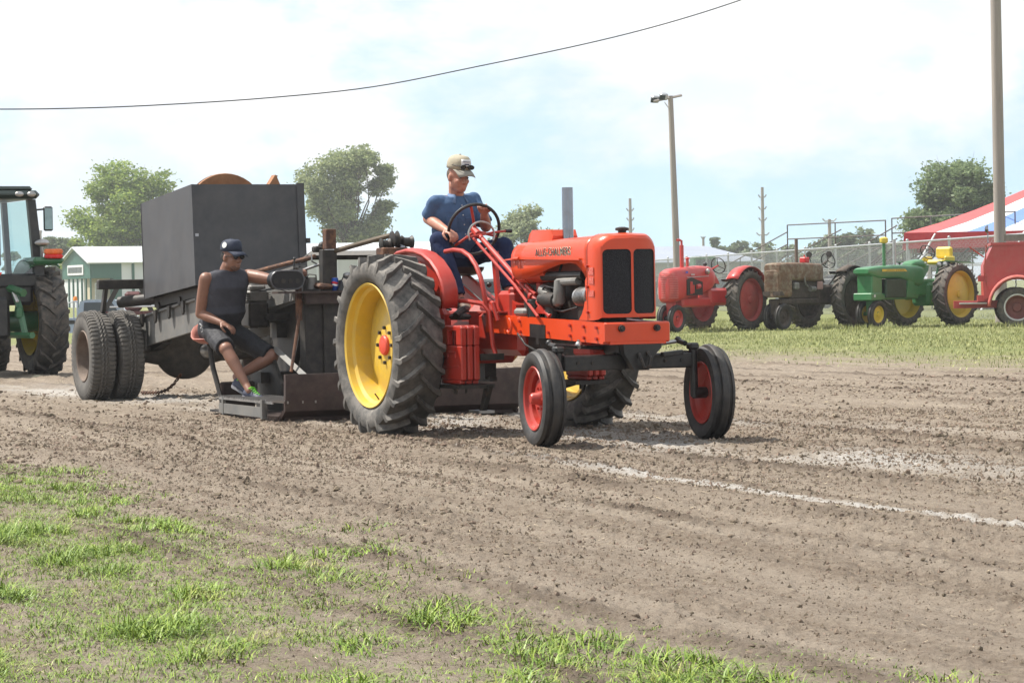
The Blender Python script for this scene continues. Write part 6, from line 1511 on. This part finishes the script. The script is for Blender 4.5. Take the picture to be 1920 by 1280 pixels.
# ------------------------------------------------------------ red fire truck, tail in view
def truck():
    RDT=mat('faded_red_truck_paint',(.42,.035,.035),.42,0,.15,1.5,dust=.25,coat=.2); hd=R(-8)
    c=at(1908,612,64.8); b=Vector((c.x,c.y,0))
    T=thing('old_truck','old red utility truck with rounded rear fender beside the green tractor','truck',b,hd)
    # local x forward (to the right), origin under the rear axle, near side y<0
    yo=.95
    for xw in(0,3.9):
        for y in(0,1.75):
            m=MB(); s=-1 if y==0 else 1; m.lathe([(.30,.08*s),(.29,.09*s),(.26,.06*s),(.22,0),(.12,-.02*s),(.10,.03*s),(0,.035*s)],28); w=m.obj('wheel',mat('rust_red_hub',(.16,.05,.04),.7),T,loc=(xw,y,.47)); block_tyre(.48,.24,.29,36).obj('tyre',HAZ,w)
            m=MB(); m.lathe([(.315,.118*s),(.33,.122*s),(.30,.122*s),(.29,.10*s)],28); m.obj('white_ring',mat('white_ring',(.55,.54,.52),.6),w)
    m=MB(); m.prism([(-.42,.95),(-.66,.72),(-.80,.66),(-.80,1.5),(-.55,2.02),(2.3,2.02),(2.3,.62),(.75,.62),(.66,.95),(.40,1.16),(.0,1.22),(-.26,1.14)],-.05,1.80); body=m.obj('body_side',RDT,T)
    m=MB(); m.prism([(-.62,1.985),(2.32,1.985),(2.32,2.065),(-.62,2.045)],-.09,1.84); m.obj('top_rail',RDT,T)
    m=MB(); m.box((.8,.0,2.16),(2.2,.06,.16)); m.obj('side_board',mat('grey_board',(.20,.18,.16),.8),T)
    rows=[]
    for a in np.linspace(-8,180,20):
        cs,sn=math.cos(R(a)),math.sin(R(a)); rows.append([(.64*cs,-.04,.50+.66*sn),(.70*cs,-.10,.50+.74*sn),(.72*cs,-.22,.50+.76*sn),(.69*cs,-.30,.50+.72*sn),(.66*cs,-.315,.50+.69*sn)])
    m=MB(); m.loft(rows,cap=False,closed=False); f=m.obj('fender',mat('faded_pink_red_fender',(.50,.10,.085),.45,0,.15,2,dust=.35),T); md=f.modifiers.new('t','SOLIDIFY'); md.thickness=.02
    m=MB(); m.box((-1.05,.88,.58),(.65,1.9,.035)); m.obj('tail_step',mat('grey_step',(.36,.34,.31),.6),T)
    m=MB(); m.box((-.80,.3,.70),(.30,.5,.15)); m.box((-.82,.1,1.18),(.22,.3,.14)); m.obj('step_box',RDT,T)
    m=MB(); m.tube([(-.70,-.04,.9),(-.78,-.04,1.4),(-.72,-.04,2.0)],.018,6); m.tube([(-.78,.1,1.7),(-1.12,.1,1.95)],.02,6); m.obj('grab_rail',REDD,T)
    m=MB(); m.lathe([(0,-.06),(.06,-.05),(.10,.0),(.10,.03),(0,.04)],16,axis='X',c=(-.70,.05,2.38)); m.tube([(-.68,.05,2.03),(-.68,.05,2.3)],.014,6); m.obj('spot_lamp',CHROME,T)
    m=MB(); m.box((3.6,.88,1.3),(2.4,1.75,1.3),b=.2); m.box((2.9,.88,1.95),(1.0,1.6,.8),b=.15); m.box((1.5,.9,.55),(6,.8,.18)); m.obj('cab',RDT,T)
truck()
# ------------------------------------------------------------ modern green tractor, rear view
def cab_tractor():
    GR=mat('deep_green_paint',(.018,.125,.045),.35,0,.12,2,dust=.2,coat=.3); YL=mat('wheel_yellow',(.55,.40,.03),.45,0,.12,3,dust=.3); BK=mat('black_cab_trim',(.012,.013,.015),.35,0,.2,4,dust=.15); RBT=mat('black_clean_rubber',(.024,.024,.025),.65,0,.3,4,dust=.7)
    fwd=Vector((-.44,.90,0)).normalized(); left=Vector((-fwd.y,fwd.x,0)); wh=at(78,608,39.0); b=Vector((wh.x,wh.y,0))+left*.86
    T=thing('cab_tractor','modern green tractor with black cab seen from behind','tractor',b,math.atan2(fwd.y,fwd.x))
    Rr=.79
    for s in(-1,1):
        m=MB(); m.lathe([(.50,.19*s),(.48,.17*s),(.45,.05*s),(.42,-.02*s),(.2,-.03*s),(0,-.03*s)],36); m.lathe([(.50,-.19*s),(.48,-.17*s),(.45,-.05*s),(.42,-.021*s)],36); w=m.obj('rear_wheel',YL,T,loc=(0,s*.86,Rr),rot=(0,.1,0)); lug_tyre(.80,.43,.49,19,.05,.85,48,.055).obj('tyre',RBT,w)
        for k in range(3):
            a=1.2+2.1*k; m=MB(); m.lathe([(.055,-.06*s),(.05,-.03*s)],12,c=(.27*math.cos(a),0,.27*math.sin(a))); m.ball((.27*math.cos(a),-.06*s,.27*math.sin(a)),(.055,.015,.055)); m.obj('wheel_weight_bolt',YL,w)
        m=MB(); m.lathe([(.30,.12*s),(.27,.0),(0,0)],24); w=m.obj('front_wheel',YL,T,loc=(2.3,s*.74,.54)); lug_tyre(.55,.34,.30,15,.035,.8,36,.05).obj('tyre',RBT,w)
        # fender
        rows=[]
        for a in np.linspace(35,118,12):
            c,sn=math.cos(R(a)),math.sin(R(a)); rows.append([(.90*c,s*.60,Rr+.90*sn),(.92*c,s*.66,Rr+.93*sn),(.92*c,s*.98,Rr+.93*sn),(.88*c,s*1.04,Rr+.88*sn)])
        m=MB(); m.loft(rows,cap=False,closed=False); m.prism([(.88*math.cos(R(a)),Rr+.88*math.sin(R(a))) for a in np.linspace(35,118,12)],s*.60,s*.62); m.box((-.50,s*.80,1.665),(.34,.46,.10),b=.04); f=m.obj('fender',GR,T); md=f.modifiers.new('t','SOLIDIFY'); md.thickness=.02
        m=MB(); m.box((-.68,s*.86,1.79),(.09,.27,.075),b=.02); lp=m.obj('turn_lamp',mat('orange_lens',(.75,.16,.03),.25),T); m=MB(); m.box((-.685,s*.86,1.722),(.09,.27,.06),b=.02); m.obj('tail_lamp',mat('red_lens',(.65,.02,.02),.25),lp)
        m=MB(); m.tube([(-.50,s*.74,1.70),(-.50,s*.74,1.88)],.022,6); m.ball((-.53,s*.74,1.92),(.05,.11,.055)); m.obj('work_lamp',STEEL,T)
        m=MB(); m.tube([(.0,s*.68,2.40),(-.05,s*.92,2.42)],.015,6); m.box((-.07,s*.97,2.28),(.05,.14,.36),b=.02); mi=m.obj('mirror',BK,T); m=MB(); m.box((-.099,s*.97,2.28),(.006,.115,.31)); m.obj('mirror_glass',mat('mirror_glass',(.25,.33,.33),.05,.6),mi)
        # cab pillars and glass
        m=MB(); m.loft([[(x,s*y,z) for x,y,z in((-.42+dx,.80-.0,1.45),(-.30+dx,.80,1.45),(-.28+dx,.70,2.55),(-.38+dx,.70,2.55))] for dx in(0,)]+[[(x,s*y,z) for x,y,z in((-.42,.66,1.45),(-.30,.66,1.45),(-.28,.58,2.55),(-.38,.58,2.55))]]); m.obj('cab_pillar',BK,T)
        m=MB(); m.loft([[(x,s*y,z) for x,y,z in((1.05,.74,1.2),(1.15,.74,1.2),(1.10,.66,2.55),(1.0,.66,2.55))],[(x,s*y,z) for x,y,z in((1.05,.66,1.2),(1.15,.66,1.2),(1.10,.58,2.55),(1.0,.58,2.55))]]); m.obj('cab_pillar',BK,T)
        m=MB(); m.add([(-.3,s*.73,1.5),(1.05,s*.73,1.3),(1.02,s*.64,2.54),(-.3,s*.64,2.54)],[(0,1,2,3)]); m.obj('side_glass',CABGLASS,T)
    m=MB(); m.add([(-.36,-.66,1.45),(-.36,.66,1.45),(-.33,.60,2.54),(-.33,-.60,2.54)],[(0,1,2,3)]); m.obj('rear_glass',CABGLASS,T)
    m=MB(); m.box((.35,0,2.615),(1.75,1.46,.12),b=.05); m.box((.35,0,2.70),(1.55,1.3,.08),b=.04); rf=m.obj('cab_roof',mat('dark_green_black_roof',(.010,.020,.015),.35,0,.1,3),T)
    for y in(-.60,-.42,.42,.60):
        m=MB(); m.ball((-.53,y,2.62),(.03,.065,.04)); m.obj('roof_lamp',STEEL,rf)
    m=MB(); m.box((.3,0,1.25),(1.4,1.28,.45),b=.05); m.box((-.38,0,1.38),(.10,1.40,.20),b=.03); m.obj('cab_base',BK,T)
    m=MB(); m.box((.15,0,1.55),(.5,.5,.25),b=.08); m.box((-.12,0,1.9),(.14,.48,.7),b=.06); m.obj('driver_seat',BK,T)
    m=MB(); m.tube([(.6,0,1.5),(.55,0,1.85)],.03,6); m.tube([(.55+.0*math.cos(a),.19*math.cos(a),1.88+.12*math.sin(a)) for a in np.linspace(0,2*PI,16,endpoint=False)],.015,5,closed=True); m.obj('steering_wheel',BK,T)
    m=MB(); m.loft(loft_round([(1.15,0,.42,.85,1.62),(1.8,0,.40,.85,1.60),(2.9,0,.36,.85,1.45),(3.15,0,.28,.9,1.3)],24,5)); m.obj('hood',GR,T)
    m=MB(); m.box((.6,0,.80),(2.2,.5,.5),b=.06); m.tube([(0,-.8,Rr),(0,.8,Rr)],.15,12); m.tube([(2.3,-.7,.54),(2.3,.7,.54)],.09,10); m.obj('chassis',GR,T); m=MB(); m.box((-.35,0,.85),(.4,.5,.6),b=.05); m.obj('hitch_housing',BK,T)
    for s in(-1,1):
        m=MB(); m.tube([(-.35,s*.32,1.35),(-.55,s*.38,1.0),(-.75,s*.40,.62)],.05,6); l=m.obj('lift_rod',GR,T)
        m=MB(); m.tube([(-.3,s*.25,.60),(-1.05,s*.42,.60)],.05,6); m.obj('lower_link',GR,T)
        m=MB(); m.tube([(-.30,s*.25,1.30),(-.72,s*.40,1.20)],.06,6); m.box((-.6,s*.36,.92),(.16,.10,.18),b=.03); m.obj('lift_arm',GR,T)
        m=MB(); m.tube([(-.5,s*.30,1.25),(-.6,s*.34,1.08)],.025,6); m.obj('label_tube',TRIM,T)
    m=MB(); m.prism([(0.02,1.28),(-.16,1.50),(.20,1.50)],-.48,-.47,plane='YZ'); m.obj('warning_triangle',mat('orange_red_triangle',(.8,.06,.02),.3),T)
CABGLASS=bpy.data.materials.new('tinted_cab_glass'); CABGLASS.use_nodes=True
_nt=CABGLASS.node_tree; _tr=_nt.nodes.new('ShaderNodeBsdfTransparent'); _tr.inputs[0].default_value=(.72,.86,.85,1); _gl=_nt.nodes.new('ShaderNodeBsdfGlossy'); _gl.inputs['Roughness'].default_value=.03; _mx=_nt.nodes.new('ShaderNodeMixShader'); _mx.inputs[0].default_value=.12; _nt.links.new(_tr.outputs[0],_mx.inputs[1]); _nt.links.new(_gl.outputs[0],_mx.inputs[2]); _nt.links.new(_mx.outputs[0],_nt.nodes['Material Output'].inputs['Surface'])
_b=CABGLASS.node_tree.nodes['Principled BSDF']; _b.inputs['Base Color'].default_value=(.75,.92,.90,1); _b.inputs['Roughness'].default_value=.02; _b.inputs['Transmission Weight'].default_value=1.0; _b.inputs['IOR'].default_value=1.05
cab_tractor()
# ------------------------------------------------------------ parked pickup, implement, cars beyond the fence
def car(name,label,cat,px,py_roof,Y,rz,colr,L=4.4,W=1.75,H=1.5,pick=False,group=None):
    p=base_at(px,Y); M_=mat('car_paint_%02d%02d%02d'%tuple(int(c*99) for c in colr),colr,.28,.1,.06,1,coat=.5)
    T=thing(name,label,cat,p,rz,group); h=H
    if pick: prof=[(-L/2,.45),(-L/2,.92),(-.25,.94),(-.12,h-.06),(.15,h),(1.05,h-.02),(1.45,1.02),(L/2-.15,.90),(L/2,.72),(L/2,.40)]
    else: prof=[(-L/2,.42),(-L/2,.86),(-L/2+.25,.95),(-1.35,h-.08),(-.9,h),(.35,h-.02),(1.05,.98),(L/2-.2,.84),(L/2,.66),(L/2,.36)]
    m=MB(); n=len(prof)
    rows=[]
    for y,i in((-W/2+.02,.9),(-W/2,1.0),(W/2,1.0),(W/2-.02,.9)): rows.append([(x,y*(1 if z<1.0 else .86),z) for x,z in prof])
    m.loft(rows); m.obj('body',M_,T,smooth=40)
    g=MB()
    for s in(-1,1):
        if pick: q=[(-.02,1.0),(.02,h-.10),(.95,h-.10),(1.25,1.02)]
        else: q=[(-1.30,.98),(-.95,h-.10),(.30,h-.10),(.85,1.0)]
        g=MB(); g.prism(q,s*(W/2*.86+.004),s*(W/2*.86-.01)) if False else g.add([(x,s*(W/2*(1-.14*max(0,(z-.98))/max(.01,h-1.0-.0)) +.006),z) for x,z in q],[tuple(range(4))]); g.obj('window',GLASS,T)
    f0=(1.47,1.03) if pick else (1.07,.99); f1=(1.06,h-.04) if pick else (.38,h-.04)
    g=MB(); g.add([(f0[0]+.01,-W*.38,f0[1]),(f0[0]+.01,W*.38,f0[1]),(f1[0]+.02,W*.36,f1[1]),(f1[0]+.02,-W*.36,f1[1])],[(0,1,2,3)]); g.obj('windscreen',GLASS,T)
    for xw in(-L*.30,L*.31):
        for s in(-1,1):
            m=MB(); m.lathe([(.20,.06*s),(.17,.04*s),(0,.05*s)],16); w=m.obj('wheel',GALV,T,loc=(xw,s*(W/2-.10),.32)); m=MB(); m.lathe([(.20,-.09),(.30,-.10),(.32,-.06),(.32,.06),(.30,.10),(.20,.09)],22,closed=True); m.obj('tyre',RUBBERF,w)
            m=MB(); m.lathe([(.36,W*.0+.012*s),(0,.012*s)],20,c=(xw,s*(W/2),.34)); m.obj('wheel_arch',BLACKP,T)
    return T
pk=car('pickup_truck','pale blue grey pickup truck with roll bar and orange beacon behind the sled wheels','pickup',160,565,92,R(4),(.30,.36,.46),4.7,1.75,1.56,True)
m=MB(); m.tube([(-.35,-.7,.9),(-.35,-.7,1.5),(-.35,.7,1.5),(-.35,.7,.9)],.03,6); m.tube([(-.9,-.7,.9),(-.9,-.7,1.35),(-.35,-.7,1.5)],.025,6); m.obj('roll_bar',GALV,pk)
m=MB(); m.lathe([(.07,0),(.07,.10),(.05,.14),(0,.15)],14,c=(-.35,0,1.53),axis='Z'); m.obj('beacon',mat('orange_beacon',(.8,.25,.03),.3),pk)
m=MB(); m.box((-.55,-.885,.80),(.5,.012,.13)); m.obj('side_vent',BLACKP,pk)
def implement():
    Y=80; b=base_at(262,Y,-.40); T=thing('farm_implement','dark red folded farm implement seen behind the sled wheels','farm machine',b,R(10)); DR=mat('dull_red_iron',(.10,.03,.03),.7,.1,.3,3)
    m=MB(); m.box((0,0,1.0),(2.6,.7,.12)); m.box((-.2,0,1.35),(.5,.5,.6),b=.08); m.obj('frame',DR,T)
    for x,a in((-.9,.5),(.2,-.4),(.9,.7)):
        m=MB(); m.box((x,-.2,1.35),(.14,.10,.95),rot=(0,a,0)); m.obj('arm',GREASE,T)
    for x in(-.7,.9):
        m=MB(); m.lathe([(.15,-.08),(.40,-.09),(.43,0),(.40,.09),(.15,.08)],22,c=(x,-.3,.43),closed=True); m.obj('wheel',RUBBERF,T)
implement()
def low_fence():
    Y=70; a=base_at(205,Y); T=thing('low_rail_fence','low grey pipe rail fence behind the sled frame','fence',(a.x,Y,-.25)); L=wpx(230,Y)
    z=hgt(574,300,Y)+.25; m=MB(); m.tube([(0,0,z),(L,0,z)],.025,6); m.obj('rail',GALV,T)
    for k in range(3):
        m=MB(); m.tube([(L*(.1+.4*k),0,-.3),(L*(.1+.4*k),0,z+.08)],.05,8); m.obj('post',GALV,T)
low_fence()
cars=[(1010,100,(.42,.44,.46),'silver car glimpsed under the steering wheel of the orange tractor',3),(885,98,(.30,.31,.33),'dark grey car glimpsed through the orange tractor frame',5),(1225,150,(.06,.06,.07),'black car between the grille and red tractor',0),(1420,140,(.5,.52,.55),'white car behind the fence beside the rusty tractor',-4),(1345,150,(.45,.47,.5),'silver car behind the fence near red fender',2),(1545,128,(.08,.10,.16),'dark blue car behind the fence near the rusty exhaust pipe',3),(1600,120,(.07,.05,.09),'dark purple car behind the fence beside the green hood',-3)]
for k,(px,Y,c,l,a) in enumerate(cars): car('parked_car',l,'car',px,0,Y,R(a+(180 if k%2 else 0)),c,group='cars parked beyond the fence')
def far_green():
    Y=140; b=base_at(1312,Y); GR=MATS['deep_green_paint']; T=thing('far_tractor','green tractor behind the fence next to the light pole','tractor',b,R(185))
    m=MB(); m.box((.9,0,1.55),(1.8,.7,.7),b=.1); m.box((-.2,0,2.0),(1.2,1.4,1.3),b=.1); m.obj('body',GR,T)
    m=MB(); m.box((-.2,0,2.1),(1.0,1.43,.7)); m.obj('window',GLASS,T)
    for s in(-1,1):
        m=MB(); m.lathe([(0,.1*s),(.5,.1*s)],20); w=m.obj('rear_wheel',TRIM,T,loc=(1.9,s*.8,.85)); lug_tyre(.85,.4,.5,18,.05,.8,30).obj('tyre',HAZ,w)
        m=MB(); m.lathe([(0,.1*s),(.3,.1*s)],20); w=m.obj('front_wheel',TRIM,T,loc=(-1.0,s*.7,.5)); rib_tyre(.5,.25,.3,24).obj('tyre',HAZ,w)
far_green()

# ------------------------------------------------------------ hazy summer air
def haze():
    m=bpy.data.materials.new('hazy_air'); m.use_nodes=True; N=m.node_tree.nodes; L=m.node_tree.links; N.clear()
    o=N.new('ShaderNodeOutputMaterial'); v=N.new('ShaderNodeVolumePrincipled'); v.inputs['Color'].default_value=(.93,.95,.97,1); v.inputs['Density'].default_value=.0004; v.inputs['Anisotropy'].default_value=.2; L.new(v.outputs[0],o.inputs['Volume'])
    b=MB(); b.add(*boxvf(-320,320,-30,520,-2.2,24)); h=b.obj('haze',m,None,smooth=0); tag(h,'thin pale summer haze hanging over the whole field','haze',kind='stuff')
haze()
